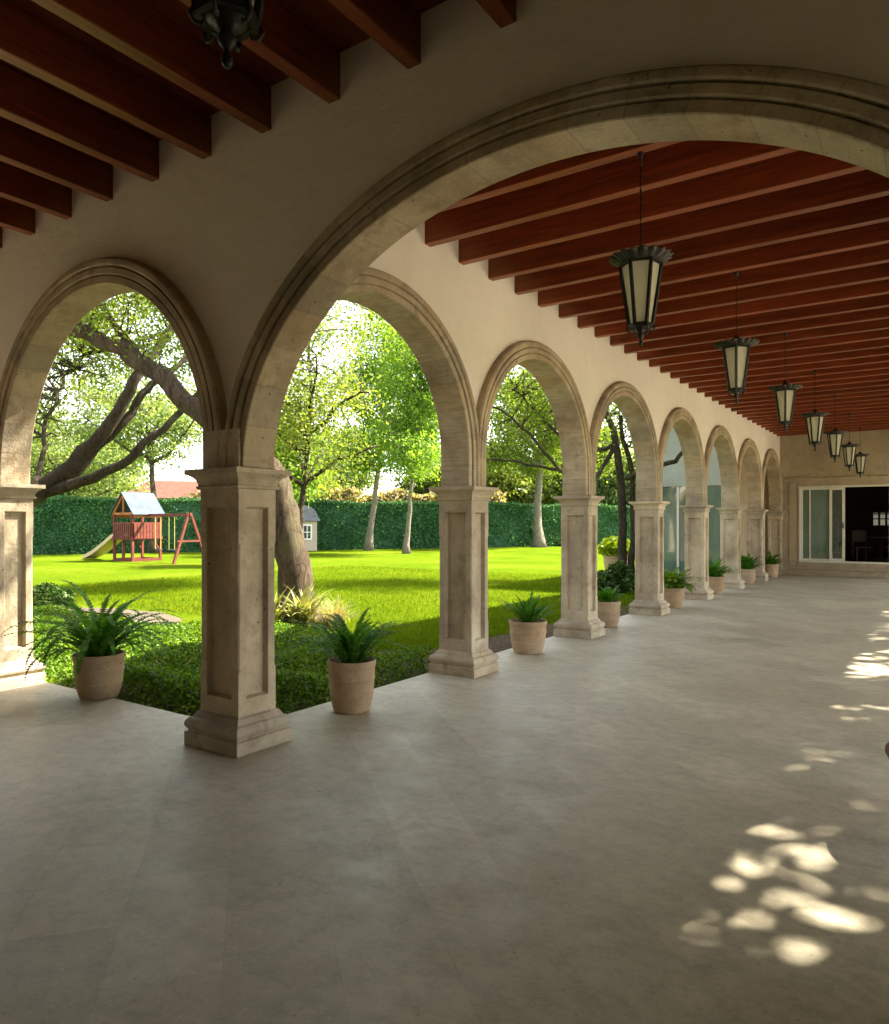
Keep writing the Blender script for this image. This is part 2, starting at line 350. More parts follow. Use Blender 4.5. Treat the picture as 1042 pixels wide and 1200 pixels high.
# ================================================================== beams
def beam(ax, p, a, b, lab, grp, mat):
    mb = MB()
    if ax == 'y': mb.box(p-.10, p, a, b, 4.315, ZC-.003)
    else: mb.box(a, b, p, p+.10, 4.315, ZC-.003)
    o = mb.build('wooden_joist', mat, bevel=.006)
    tag(o, lab, 'ceiling beam', grp); return o
for i in range(-4, 17):
    beam('y', 1.426-.637*i, -4.45, .21, 'dark red wooden joist of the near ceiling, above the plain wall in front', 'joists of the near ceiling', M['beam_y'])
for i in range(-3, 32):
    y = 2.428+.603*i
    if y+.1 < YB: beam('x', y, -.21, W-.13, 'red brown wooden joist crossing the long gallery ceiling beyond the big arch', 'joists crossing the long gallery', M['beam_x'])

# ================================================================== columns
HX, HY = .2885, .254; SI = .0805
def loft(mb, prof, hx, hy):
    vs = []
    for z, ins in prof:
        a, b = hx-ins, hy-ins; vs += [(-a,-b,z),(a,-b,z),(a,b,z),(-a,b,z)]
    m_ = len(prof); fs = [(i*4+k, i*4+(k+1) % 4, (i+1)*4+(k+1) % 4, (i+1)*4+k) for i in range(m_-1) for k in range(4)]
    fs += [(3,2,1,0), tuple((m_-1)*4+k for k in range(4))]; mb.add(vs, fs)
BASE = [(0, 0), (.095, 0), (.098, .020), (.108, .020)] + [(.108+.085*t, .020-.022*math.sin(math.pi*t)) for t in (.12, .3, .5, .7, .88)] + [(.193, .024), (.197, .040), (.235, .062), (.240, SI-.004), (.25, SI-.002)]
CAP = [(1.845, SI-.002), (1.85, .062), (1.868, .058), (1.872, .070), (1.89, .068), (1.915, .058), (1.935, .040), (1.945, .022), (1.950, .022), (1.953, .0), (1.99, .0)]
def make_column():
    root = empty('stone_column')
    b = MB(); loft(b, BASE, HX, HY); b.build('base', M['stone'], root, bevel=.005)
    c = MB(); loft(c, CAP, HX, HY); c.build('capital', M['stone'], root, bevel=.004)
    s = MB(); a, b_ = HX-SI, HY-SI; z0, z1 = .243, 1.848
    mg, rec = .075, .045
    for (ux, uy, h, d) in ((1, 0, a, b_), (0, 1, b_, a), (-1, 0, a, b_), (0, -1, b_, a)):
        # one face: tangent (ux,uy), outward normal (uy,-ux)
        def P(t, z, dd): return (ux*t+uy*dd, uy*t-ux*dd, z)
        zb, zt, ch = .57, 1.45, .015        # stopped chamfer along each arris
        o = [(-h, z0), (h, z0), (h, z1), (-h, z1)]; i1 = [(-h+mg, z0+.12), (h-mg, z0+.12), (h-mg, z1-.13), (-h+mg, z1-.13)]
        i2 = [(-h+mg+.012, z0+.132), (h-mg-.012, z0+.132), (h-mg-.012, z1-.142), (-h+mg+.012, z1-.142)]
        vs = [P(t, z, d) for t, z in o]+[P(t, z, d) for t, z in i1]+[P(t, z, d-rec) for t, z in i2]
        nx = 12; vs += [P(t, z, d) for t, z in [(-h, zb-.025), (-h+ch, zb), (-h+ch, zt), (-h, zt+.025), (h, zb-.025), (h-ch, zb), (h-ch, zt), (h, zt+.025)]]
        vs += [P(h, z, d-ch) for z in (zb, zt)]
        fs = [(0, 1, 5, 4), (2, 3, 7, 6), (1, 16, 17, 18, 19, 2, 6, 5), (3, 15, 14, 13, 12, 0, 4, 7), (16, 20, 17), (17, 20, 21, 18), (18, 21, 19)]
        fs += [(4+k, 4+(k+1) % 4, 8+(k+1) % 4, 8+k) for k in range(4)]+[(8, 9, 10, 11)]
        s.add(vs, fs)
    o = s.build('shaft', M['stone'], root)
    bm = bmesh.new(); bm.from_mesh(o.data); bmesh.ops.remove_doubles(bm, verts=bm.verts, dist=1e-4); bm.to_mesh(o.data); bm.free()
    bv = o.modifiers.new('bevel', 'BEVEL'); bv.width = .006; bv.segments = 2; bv.limit_method = 'ANGLE'; bv.angle_limit = R(40)
    return root
col0 = make_column()
ords = ['second', 'third', 'fourth', 'fifth', 'sixth', 'seventh']
cols = [((CXC, CYC), 'nearest corner column of tan stone where the small left arch meets the big arch')]
names = ['tan stone column between the two ferns nearest the corner column, second of the receding row',
         'tan stone column, third of the receding row counted from the near corner column',
         'tan stone column, fourth of the receding row, dark grey stain on its panel',
         'tan stone column, fifth of the receding row, a bushy pot before it',
         'pale stone column, sixth of the receding row, third from the end wall',
         'pale stone column, seventh of the receding row, next to last before the end wall']
for i in range(1, 7): cols.append(((CXC, CYC+BAY*i), names[i-1]))
cols.append(((CXC, YB-.05), 'half hidden stone pilaster at the very end, against the back wall'))
cols.append(((CXC-BB, CYC), 'stone column cut by the left photo edge, dappled with sun, left of the large fern'))
cols.append(((CXC-2*BB, CYC), 'stone column of the left arcade, outside the picture'))
cols.append(((W+HX, CYC), 'stone pier carrying the right end of the big arch'))
for i in range(1, 8): cols.append(((W+HX, CYC+BAY*i-(.05 if i == 7 else 0)), 'stone column of the opposite arcade, beyond the right edge'))
for i, ((x, y), lab) in enumerate(cols):
    c = col0 if i == 0 else copy_tree(col0)
    c.location = (x, y, 0); c['label'] = lab; c['category'] = 'column'; c['group'] = 'stone arcade columns'
# blocks over the capitals where two arcades meet
for nm, x in (('impost_block', CXC), ):
    pass

# ================================================================== arcades
def ring(parent, c, half, rx, rz, zc, P, D, axis, base=1.988, n=56, mt='ring'):
    "carved stone arch ring: moulded section swept along jamb, curve, jamb; local coords (s along wall, d across, z)"
    pr = [(0, D-.030), (.006, D-.022), (.060, D-.022), (.063, D-.044), (.074, D-.044), (.077, D-.016), (.084, D-.010), (.128, D-.010), (.132, D-.034), (.142, D-.036), (.146, D-.012), (.156, D-.002), (.178, D), (.198, D-.004), (.212, D-.018), (.219, D-.042), (.22, P-.012)]
    sec = [(w, -d) for w, d in reversed(pr)]+[(w, d) for w, d in pr]
    path = []
    if zc-base > .02: path += [(-1, base), (-1, (base+zc)/2)]
    for i in range(n+1): path.append(('a', math.pi*(1-i/n)))
    if zc-base > .02: path += [(1, (base+zc)/2), (1, base)]
    m_ = len(sec); vs, us = [], []; L = 0; prev = None
    for kind, val in path:
        row = []
        for w, d in sec:
            if kind == 'a': s_, z = (rx+w)*math.cos(val), zc+(rz+w)*math.sin(val)
            else: s_, z = kind*(rx+w), val
            s_ = max(-half+.0015, min(half-.0015, s_))
            row.append((s_, d, z))
        acc0 = sum(math.hypot(sec[q+1][0]-sec[q][0], sec[q+1][1]-sec[q][1]) for q in range(m_-1))/2
        p = Vector((row[0][0], row[0][2]))
        if prev is not None: L += (p-prev).length
        prev = p; acc = 0
        for k, (s_, d, z) in enumerate(row):
            if k: acc += math.hypot(sec[k][0]-sec[k-1][0], sec[k][1]-sec[k-1][1])
            us.append((L, acc-acc0))
            vs.append((c+s_, axis[1]+d, z) if axis[0] == 'x' else (axis[1]-d, c+s_, z))
    fs = []
    for i in range(len(path)-1):
        for k in range(m_-1): fs.append((i*m_+k, (i+1)*m_+k, (i+1)*m_+k+1, i*m_+k+1))
    mb = MB(); mb.add(vs, fs); o = mb.build('arch', M[mt], parent, angle=28)
    uvl = o.data.uv_layers.new(name='UVMap'); li = np.empty(len(o.data.loops), dtype=np.int32); o.data.loops.foreach_get('vertex_index', li)
    uvl.data.foreach_set('uv', np.array(us)[li].ravel()); return o
def wall_bay(mb, c, half, rx, rz, zc, P, axis, top=ZC-.002, base=1.99, n=40):
    pts = [(-half, base), (-(rx+.11), base), (-(rx+.11), zc)]+[((rx+.11)*math.cos(math.pi*(1-i/n)), zc+(rz+.11)*math.sin(math.pi*(1-i/n))) for i in range(1, n)]+[(rx+.11, zc), (rx+.11, base), (half, base)]
    for d, flip in ((-P, False), (P, True)):
        vs = []
        for s_, z in pts:
            for zz in (z, top): vs.append((c+s_, axis[1]+d, zz) if axis[0] == 'x' else (axis[1]-d, c+s_, zz))
        fs = []
        for i in range(len(pts)-1):
            if abs(pts[i][0]-pts[i+1][0]) < 1e-6: continue
            q = (2*i, 2*i+2, 2*i+3, 2*i+1); fs.append(q[::-1] if flip else q)
        mb.add(vs, fs)
DA, PA = .2015, .1185; DB, PB = .1665, .0840
# receding arcade along the garden
ar = empty('arcade_wall', (0, 0, 0)); tag(ar, 'long cream plastered arcade wall with seven stone arches receding beside the lawn', 'arcade wall')
m = MB()
for i in range(7): wall_bay(m, CYC+BAY*(i+.5), BAY/2, 1.352, 1.31, 2.31, PA, ('y', CXC))
m.build('wall', M['plaster'], ar)
for i in range(7): ring(ar, CYC+BAY*(i+.5), BAY/2, 1.352, 1.31, 2.31, PA, DA, ('y', CXC))
# left arcade + big arch: one continuous wall
ab = empty('arcade_wall', (0, 0, 0)); tag(ab, 'dim plastered wall in front with the small left arch and the big wide arch', 'arcade wall')
m = MB(); bigc = (CXC+W+HX)/2; bigh = (W+2*HX)/2-.0
for j in (0, 1, 2): wall_bay(m, CXC-BB*(j+.5), BB/2, 1.545, 1.545, 2.075, PB, ('x', CYC))
wall_bay(m, bigc, (W+HX-CXC)/2, 2.215, 1.615, 2.0, PB, ('x', CYC), n=64)
m.box(W+HX, W+1.3, CYC-PB, CYC+PB, 1.99, ZC-.002)
m.build('wall', M['plaster'], ab)
for j in (0, 1): ring(ab, CXC-BB*(j+.5), BB/2, 1.545, 1.545, 2.075, PB, DB, ('x', CYC), mt='ring_near')
ring(ab, bigc, (W+HX-CXC)/2, 2.215, 1.615, 2.0, PB, DB, ('x', CYC), n=90, mt='ring_near')
m = MB(); m.box(CXC-DA+.004, CXC+DA-.004, CYC-DB+.004, CYC+DB-.004, 1.985, 2.27); m.build('impost', M['stone'], ab, bevel=.005)
# opposite arcade
ac = empty('arcade_wall', (0, 0, 0)); tag(ac, 'plastered arcade wall facing the garden side one, outside the right edge', 'arcade wall')
m = MB(); XR = W+HX
for i in range(7): wall_bay(m, CYC+BAY*(i+.5), BAY/2, 1.352, 1.31, 2.31, PA, ('y', XR))
m.box(XR-PA, XR+PA, -4.5, CYC-.01, 0, ZC-.002)
m.build('wall', M['plaster'], ac)
for i in range(7): ring(ac, CYC+BAY*(i+.5), BAY/2, 1.352, 1.31, 2.31, PA, DA, ('y', XR))

# house wall behind the near gallery (dark side, behind the viewer)
hw = MB(); hw.box(-16, XR+.12, -4.75, -4.45, -.2, ZC-.002); tag(hw.build('house_wall', M['wallstone']), 'plain plastered house wall behind the viewer', 'wall')

# ================================================================== end wall and sliding door
ew = empty('end_wall', (0, YB, 0)); tag(ew, 'tan stone clad wall closing the far end of the gallery around the glass door', 'wall')
DX0, DX1, DZ0, DZ1 = .37, 3.93, .40, 2.76
m = MB(); m.box(-.8, DX0, 0, .3, 0, ZC-.002); m.box(DX1, 5.4, 0, .3, 0, ZC-.002); m.box(DX0, DX1, 0, .3, DZ1, ZC-.002); m.box(DX0, DX1, 0, .3, 0, DZ0)
m.build('wall', M['wallstone'], ew)
m = MB(); m.box(-.07, 4.37, -.045, -.002, 2.93, 3.02); m.box(-.06, 4.36, -.028, -.002, 2.90, 2.928); m.build('cornice', M['wallstone'], ew, bevel=.006)
m = MB(); m.box(-.06, 4.36, -.30, -.002, .003, .17); m.box(-.05, 4.35, -.10, -.002, .173, .29); m.build('ledge', M['wallstone'], ew, bevel=.012)
for x0, x1 in ((.10, .31), (4.0, 4.2)): m = MB(); m.box(x0, x1, -.02, -.002, .293, 2.897); m.build('pilaster', M['wallstone'], ew, bevel=.005)
sd = empty('sliding_door', (0, YB, 0)); tag(sd, 'cream framed sliding glass door in the end wall, its middle standing open', 'sliding door')
m = MB(); t = .055
m.box(DX0, DX1, -.03, .12, DZ1-t, DZ1); m.box(DX0, DX1, -.035, .12, DZ0, DZ0+t); m.box(DX0, DX0+t, -.03, .12, DZ0+t, DZ1-t); m.box(DX1-t, DX1, -.03, .12, DZ0+t, DZ1-t)
m.build('frame', M['frame'], sd, bevel=.004)
def panel(x0, x1, y0, gm, s=.055, mid=None):
    p = MB(); z0, z1 = DZ0+t+.004, DZ1-t-.004
    p.box(x0, x1, y0, y0+.04, z1-s, z1); p.box(x0, x1, y0, y0+.04, z0, z0+s); p.box(x0, x0+s, y0, y0+.04, z0+s, z1-s); p.box(x1-s, x1, y0, y0+.04, z0+s, z1-s)
    if mid: p.box(mid-.02, mid+.02, y0+.002, y0+.038, z0+s, z1-s)
    o = p.build('door_panel', M['frame'], sd, bevel=.003)
    g = MB(); g.box(x0+s-.005, x1-s+.005, y0+.015, y0+.024, z0+s-.005, z1-s+.005); g.build('pane', gm, o)
panel(DX0+t+.002, 1.31, .045, M['curtain'], mid=.68); panel(1.22, 1.64, 0.0, M['darkglass'], .075); panel(2.78, 3.87, .045, M['curtain'])
m = MB(); m.box(1.58, 1.61, -.03, -.003, 1.45, 1.62); m.build('handle', M['iron'], sd, bevel=.005)
# the dim room behind it
rm = empty('dim_room', (0, YB, 0)); tag(rm, 'dark interior room seen through the open middle of the glass door', 'room')
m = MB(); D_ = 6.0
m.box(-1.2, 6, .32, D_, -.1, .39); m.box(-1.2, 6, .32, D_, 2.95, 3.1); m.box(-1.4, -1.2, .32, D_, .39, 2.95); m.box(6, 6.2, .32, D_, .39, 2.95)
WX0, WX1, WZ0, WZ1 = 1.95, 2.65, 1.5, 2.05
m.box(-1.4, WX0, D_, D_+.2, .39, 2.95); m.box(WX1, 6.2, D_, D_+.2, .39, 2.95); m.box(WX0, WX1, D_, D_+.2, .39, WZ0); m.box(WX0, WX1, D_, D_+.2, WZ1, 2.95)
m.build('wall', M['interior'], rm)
m = MB()
for k in range(4): x = WX0+.02+k*(WX1-WX0-.04)/3; m.box(x-.035, x+.035, D_+.05, D_+.09, WZ0, WZ1)
for k in range(3): z = WZ0+.02+k*(WZ1-WZ0-.04)/2; m.box(WX0, WX1, D_+.045, D_+.085, z-.02, z+.02)
wf = m.build('window_frame', M['darkwood'], rm)
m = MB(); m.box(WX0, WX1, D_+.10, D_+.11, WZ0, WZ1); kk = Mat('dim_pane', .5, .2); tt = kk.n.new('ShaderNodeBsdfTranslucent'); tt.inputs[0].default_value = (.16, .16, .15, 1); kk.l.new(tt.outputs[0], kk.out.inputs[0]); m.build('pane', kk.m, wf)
def chair(x, y, rz):
    r = empty('dining_chair', (x, y, .39), rz)
    a = MB(); a.box(-.22, .22, -.22, .22, .43, .48); a.build('seat', M['darkwood'], r, bevel=.01)
    a = MB(); a.box(-.22, .22, .18, .22, .62, 1.0); a.build('backrest', M['darkwood'], r, bevel=.01)
    for sx in (-1, 1):
        for sy in (-1, 1):
            a = MB(); a.box(sx*.2-.02, sx*.2+.02, sy*.2-.02, sy*.2+.02, 0, .43 if sy < 0 else 1.0); a.build('leg', M['darkwood'], r)
    return r
tag(chair(1.95, YB+1.7, .4), 'dark wooden chair left of the table in the dim room', 'chair'); tag(chair(2.75, YB+2.0, -2.4), 'dark wooden chair on the right side of the table in the dim room', 'chair')
r = empty('dining_table', (2.4, YB+3.0, .39)); tag(r, 'dark round table standing in the dim room', 'table')
a = MB(); a.lathe([(.68, .70), (.70, .71), (.70, .75), (.68, .76)]); a.build('table_top', M['darkwood'], r)
a = MB(); a.lathe([(.3, 0), (.28, .04), (.07, .1), (.06, .6), (.15, .70)]); a.build('pedestal', M['darkwood'], r)

# ================================================================== lanterns
def make_lantern():
    r = empty('hanging_lantern')         # origin at the finial tip
    a = MB()
    N6 = 6; top, bot, zt, zb = .158, .088, .60, .145
    def hexp(rad, z, k): an = math.pi/3*k+math.pi/6; return Vector((rad*math.cos(an), rad*math.sin(an), z))
    for k in range(6):
        a.bar(hexp(bot, zb, k), hexp(top, zt, k), .022, .022)
        for rad, z in ((bot, zb), (top, zt)): a.bar(hexp(rad, z, k), hexp(rad, z, k+1), .022, .028)
    a.build('cage', M['iron'], r)
    for k in range(6):
        g = MB(); p = [hexp(bot-.012, zb+.01, k), hexp(bot-.012, zb+.01, k+1), hexp(top-.012, zt-.01, k+1), hexp(top-.012, zt-.01, k)]
        g.add(p, [(0, 1, 2, 3)]); g.build('glass_panel', M['frost'], r)
    c = MB(); wob = lambda j, an: (.07*math.sin(an*18) if j in (2, 3, 4, 5) else 0)
    c.lathe([(.155, .60), (.175, .612), (.205, .632), (.238, .650), (.232, .655), (.195, .642), (.14, .648), (.09, .668), (.04, .70), (.012, .74)], 108, wob=wob); c.build('cap', M['capmetal'], r, smooth=True)
    b = MB(); b.lathe([(.008, .0), (.017, .012), (.018, .03), (.009, .045), (.012, .055), (.026, .07), (.030, .085), (.020, .10), (.045, .125), (.085, .14), (.06, .146), (.02, .148)], 24); b.build('finial', M['iron'], r, smooth=True)
    for k in range(6):
        an = math.pi/3*k+math.pi/6; lf = MB(); pts = [Vector((math.cos(an)*q, math.sin(an)*q, z)) for q, z in ((.098, .150), (.108, .128), (.095, .108), (.075, .104), (.070, .118))]
        lf.tube(pts, [.005, .008, .007, .006, .004], 6); lf.build('scroll', M['capmetal'], r, smooth=True)
    d = MB(); H = 4.315-2.90
    z = .74
    while z < H-.02:                                  # chain links
        d.tube([(0, 0, z), (0, 0, min(z+.055, H))], .004, 6); z += .05
        d.box(-.007, .007, -.003, .003, z-.012, z+.008)
    d.lathe([(.004, H-.09), (.010, H-.08), (.008, H-.05), (.02, H-.02), (.028, H-.004), (.028, H+.02)], 16); d.build('chain', M['iron'], r)
    b = MB(); b.lathe([(.01, .30), (.028, .33), (.032, .36), (.02, .40), (.014, .44), (.014, .66)], 16); b.build('bulb', M['white'], r, smooth=True)
    return r
lan = make_lantern()
LL = ['hexagonal lantern cut off by the top edge of the photo, under the near joists',
      'largest complete hexagonal lantern with cream panels, first in the row beyond the big arch',
      'hexagonal lantern, second in the row down the long gallery', 'hexagonal lantern, third in the row down the long gallery',
      'hexagonal lantern, fourth in the row, near the start of the end wall', 'hexagonal lantern, fifth in the row, left of the pair over the glass door',
      'small lantern with black cap over the glass door, sixth in the row', 'smallest and farthest lantern, black capped, over the open door']
for i in range(8):
    o = lan if i == 0 else copy_tree(lan)
    o.location = (2.27 if i == 0 else 2.15, -1.93 if i == 0 else 1.911+3.062*(i-1), 2.90); o.rotation_euler = (0, 0, R([30, -10.9, -47.8, -50, -24, -40, -26, -44][i])); o.scale = (.93, .93, 1)
    tag(o, LL[i], 'lantern', 'hanging lanterns down the galleries')

# ================================================================== pots and ferns
def frond(mb, base, az, length, lift, droop, wid=.05, n=16, twist=0):
    "one arching frond with paired leaflets"
    d = Vector((math.cos(az), math.sin(az), 0)); p = Vector(base); ang = lift; pts = [p.copy()]
    for i in range(n):
        p = p+(d*math.cos(ang)+Vector((0, 0, 1))*math.sin(ang))*(length/n); ang -= droop/n*(.4+1.2*i/n); pts.append(p.copy())
    side = Vector((-d.y, d.x, 0))
    for i in range(n):                                # midrib
        a, b = pts[i], pts[i+1]; w = side*.004*(1-i/n)+side*.001; mb.add([a-w, a+w, b+w, b-w], [(0, 1, 2, 3)])
    for i in range(1, n*2+1):
        f = i/(n*2); q = pts[min(n, i//2)] if i % 2 == 0 else (pts[i//2]+pts[min(n, i//2+1)])/2
        tng = (pts[min(n, i//2+1)]-pts[max(0, i//2-1)]).normalized()
        L = wid*(math.sin(math.pi*min(1, f*.86+.12))**.6)*random.uniform(.85, 1.15); hw = length/n*.24
        up = side.cross(tng).normalized()
        for s_ in (-1, 1):
            tip = q+side*s_*L+tng*L*.35+up*L*random.uniform(-.35, .1)
            mid = q+side*s_*L*.55+tng*L*.16
            mb.add([q-tng*hw, mid-tng*hw*.9, tip, mid+tng*hw*.9, q+tng*hw], [(0, 1, 2, 3, 4)])
def pot_profile(rt, h):
    return [(rt*.68, 0), (rt*.735, .015*h), (rt*.80, .10*h), (rt*.86, .22*h), (rt*.895, .33*h), (rt*.915, .335*h), (rt*.915, .36*h), (rt*.90, .37*h), (rt*.93, .50*h), (rt*.95, .62*h), (rt*.972, .63*h), (rt*.972, .66*h), (rt*.955, .675*h), (rt*.965, .84*h), (rt*.985, .87*h), (rt*1.01, .90*h), (rt*1.015, .97*h), (rt, h), (rt*.93, h), (rt*.90, .93*h), (rt*.86, .80*h)]
def potted(loc, rt, h, spec, label, mat='terra', kind='potted_fern', rz=0, leafmat='fern', cat='potted plant'):
    r = empty(kind, loc, rz); tag(r, label, cat, 'potted plants standing in the arches')
    a = MB(); sd_ = random.random()*6
    a.lathe(pot_profile(rt, h), 40, wob=lambda j, an: .006*math.sin(an*3+sd_)+.004*math.sin(an*7+j)); a.build('pot', M[mat], r, angle=40)
    a = MB(); a.lathe([(rt*.88, h*.86), (rt*.6, h*.885), (rt*.2, h*.90)], 20); a.build('soil', M['soil'], r)
    f = MB(); spec(f, h*.88, rt); f.build('foliage', M[leafmat], r)
    return r
def boston(nf, lmin, lmax, lift0, lift1, dr, wid=.05, seed=1, zsq=1):
    def fn(f, z, rt):
        random.seed(seed)
        for i in range(nf):
            az = 2*math.pi*(i*.618 % 1)+random.uniform(-.2, .2); t = (i+.5)/nf
            frond(f, (math.cos(az)*rt*.35*t, math.sin(az)*rt*.35*t, z), az, random.uniform(lmin, lmax), R(random.uniform(lift0, lift1)*(1-.35*t)+10*(1-t)), R(random.uniform(dr*.6, dr*1.15)), wid)
    return fn
potted((-2.46, .46, 0), .222, .405, boston(100, .50, .98, 50, 88, 135, .040, 3), 'large arching fern in a tan clay pot under the left arch', rz=.4)
potted((-.20, 1.40, 0), .205, .44, boston(64, .36, .74, 50, 90, 105, .038, 8), 'upright fern in a round clay pot just right of the corner column', rz=1.2)
potted((-.26, CYC+BAY*1.5-.1, 0), .235, .40, boston(56, .26, .48, 52, 86, 55, .034, 12), 'short spiky fern in a ribbed clay pot between the second and third columns')
def bush(nl, rx, rz_, size, seed, zoff=.0):
    def fn(f, z, rt):
        random.seed(seed)
        for i in range(26):
            a_ = random.uniform(0, 6.28); q = random.uniform(.2, 1)*rx
            f.tube([(0, 0, z-.02), (math.cos(a_)*q*.5, math.sin(a_)*q*.5, z+rz_*.6), (math.cos(a_)*q, math.sin(a_)*q, z+rz_*random.uniform(.7, 1.5))], [.006, .004, .002], 4)
        for i in range(nl):
            th_ = random.uniform(0, 6.28); ph = math.acos(random.uniform(-.5, 1)); q = random.uniform(.55, 1.05)
            c = Vector((math.cos(th_)*math.sin(ph)*rx*q, math.sin(th_)*math.sin(ph)*rx*q, z+rz_*.75+math.cos(ph)*rz_*q))
            d = Vector((random.gauss(0, 1), random.gauss(0, 1), random.gauss(.5, 1))).normalized(); e = d.orthogonal().normalized()*size*.3; d = d*size
            f.add([c-d*.5, c+e, c+d*.5, c-e], [(0, 1, 2, 3)])
    return fn
potted((-.30, CYC+BAY*2.5-.45, 0), .21, .40, boston(44, .22, .38, 45, 88, 70, .05, 4), 'small dark leafy plant in a clay pot right beside the third column')
potted((-.25, CYC+BAY*3.5-.35, 0), .24, .38, boston(90, .34, .62, 35, 88, 95, .075, 5), 'wide bushy green plant in a pale clay pot before the fifth column', leafmat='cover')
potted((-.25, CYC+BAY*4.5-.2, 0), .23, .40, boston(40, .35, .6, 50, 85, 90, .06, 21), 'drooping green fern in a clay pot between the fifth and sixth columns')
potted((-.22, CYC+BAY*5.5, 0), .22, .40, boston(40, .34, .62, 50, 88, 70, .07, 6), 'dark upright plant in a clay pot near the seventh column')
potted((-.15, CYC+BAY*6.5-.1, 0), .22, .40, boston(30, .3, .6, 40, 80, 100, .07, 31), 'farthest dark plant in a pot near the end wall')
# low round stone table just at the right edge
r = empty('round_table', (4.122, 1.125, 0)); tag(r, 'edge of a low round dark table cut by the right side of the photo', 'table')
a = MB(); a.lathe([(.36, .40), (.39, .405), (.40, .42), (.40, .44), (.385, .45)], 64); a.build('table_top', M['darkwood'], r, angle=40)
a = MB(); a.lathe([(.22, 0), (.22, .03), (.06, .06), (.05, .3), (.12, .40)], 24); a.build('pedestal', M['darkwood'], r, angle=40)

# ================================================================== ground cover, grass, plants of the bed
def in_bed(x, y): return y < 3.75+.25*math.sin(x*1.3)+.2*math.sin(x*3.1)
pts = []
N = 150000
x = -.62-rng.random(N)**1.15*10.5; y = .53+rng.random(N)*3.9
keep = (y < 3.8+.25*np.sin(x*1.3)+.15*np.sin(x*4)); keep &= ~((x < -6.2) & (y > 3.2))
x, y = x[keep], y[keep]
nz = .5+.5*np.sin(x*2.3+1.3*np.sin(y*1.7))*np.cos(y*2.9+x*.7)
edge_d = np.minimum(1, np.minimum((y-.5)/.35, (-.58-x)/.35))
thin = np.where((x > -1.9) & (y > 2.2), .55, 1)
k2 = rng.random(len(x)) < np.clip(edge_d, .25, 1)*thin
x, y, nz, edge_d = x[k2], y[k2], nz[k2], edge_d[k2]
h = (.12+.20*nz)*np.clip(edge_d, .3, 1); z = -.09+h*rng.random(len(x))**.45
tag(leaf_obj('ground_cover', np.stack([x, y, z], 1), 0.028, M['cover'], None, .35, 1.5), 'dense low glossy green ground cover filling the bed beside the terrace', 'ground cover', kind='stuff')
# grass blades of the nearer lawn
N = 110000
y = 3.6+rng.random(N)**1.5*15; x = -.9-rng.random(N)**1.1*15
keep = ~((y < 4.2+.25*np.sin(x*1.3)) & (x < -1.5)) & ~((x > -1.55) & (y < 9) & (rng.random(N) < .85))
keep &= ~((x < -6.0) & (np.abs(y-4.5) < .7) & (x > -11))
x, y = x[keep], y[keep]; n = len(x)
a = rng.random(n)*6.28; hh = rng.uniform(.035, .075, n); w = .006
dx, dy = np.cos(a)*w, np.sin(a)*w; lx, ly = rng.normal(0, .02, n), rng.normal(0, .02, n)
v = np.stack([np.stack([x-dx, y-dy, np.full(n, -.1)], 1), np.stack([x+dx, y+dy, np.full(n, -.1)], 1), np.stack([x+lx, y+ly, -.1+hh], 1)], 1).reshape(-1, 3)
me = bpy.data.meshes.new('grass'); me.vertices.add(3*n); me.vertices.foreach_set('co', v.ravel()); me.loops.add(3*n); me.loops.foreach_set('vertex_index', np.arange(3*n))
me.polygons.add(n); me.polygons.foreach_set('loop_start', np.arange(0, 3*n, 3)); me.polygons.foreach_set('loop_total', np.full(n, 3))
M['grass'] = mat_leaf('grass_blade', (.075, .135, .005), (.11, .18, .006), (.19, .22, .016), trans=.4, ns=.4, spec=.02, rough=.9)
me.materials.append(M['grass']); me.update(calc_edges=True)
o = bpy.data.objects.new('grass', me); C.objects.link(o); tag(o, 'short bright green grass on the nearer part of the lawn', 'grass', kind='stuff')

def tuft(loc, nb, L, mat, name, label, cat, spread=.9, wid=.02, seed=1, lift=(45, 88), droop=80, group=None):
    random.seed(seed); f = MB()
    for i in range(nb):
        az = random.uniform(0, 6.28); an = R(random.uniform(*lift)); d = Vector((math.cos(az), math.sin(az), 0)); s_ = Vector((-d.y, d.x, 0)); p = Vector((random.gauss(0, .06), random.gauss(0, .06), 0))
        l = L*random.uniform(.6, 1.1); prev = None; dr = R(random.uniform(.5, 1.1)*droop)
        for j in range(6):
            w = wid*(1-(j/5.2)**2)*.5; cur = (p-s_*w, p+s_*w)
            if prev: f.add([prev[0], prev[1], cur[1], cur[0]], [(0, 1, 2, 3)])
            prev = cur; p = p+(d*math.cos(an)+Vector((0, 0, math.sin(an))))*l/5; an -= dr/5
    o = f.build(name, M[mat]); o.location = loc; tag(o, label, cat, group); return o
tuft((-4.75, 5.35, -.09), 90, .78, 'varieg', 'striped_plant', 'yellow and green striped broad leaved plant at the foot of the big leaning trunk', 'plant', wid=.07, seed=5)
tuft((-5.15, 5.05, -.09), 80, .75, 'varieg', 'striped_plant', 'striped leafy plant half behind the corner column, at the trunk foot', 'plant', wid=.065, seed=6)
tuft((-4.15, 5.45, -.09), 220, .6, 'straw', 'grass_tuft', 'pale straw coloured grass tuft behind the fern right of the corner column', 'ornamental grass', wid=.016, seed=9)
tuft((-4.45, 5.9, -.09), 130, .55, 'lime', 'grass_tuft', 'yellow green grass tuft beside the leaning trunk', 'ornamental grass', wid=.02, seed=10)

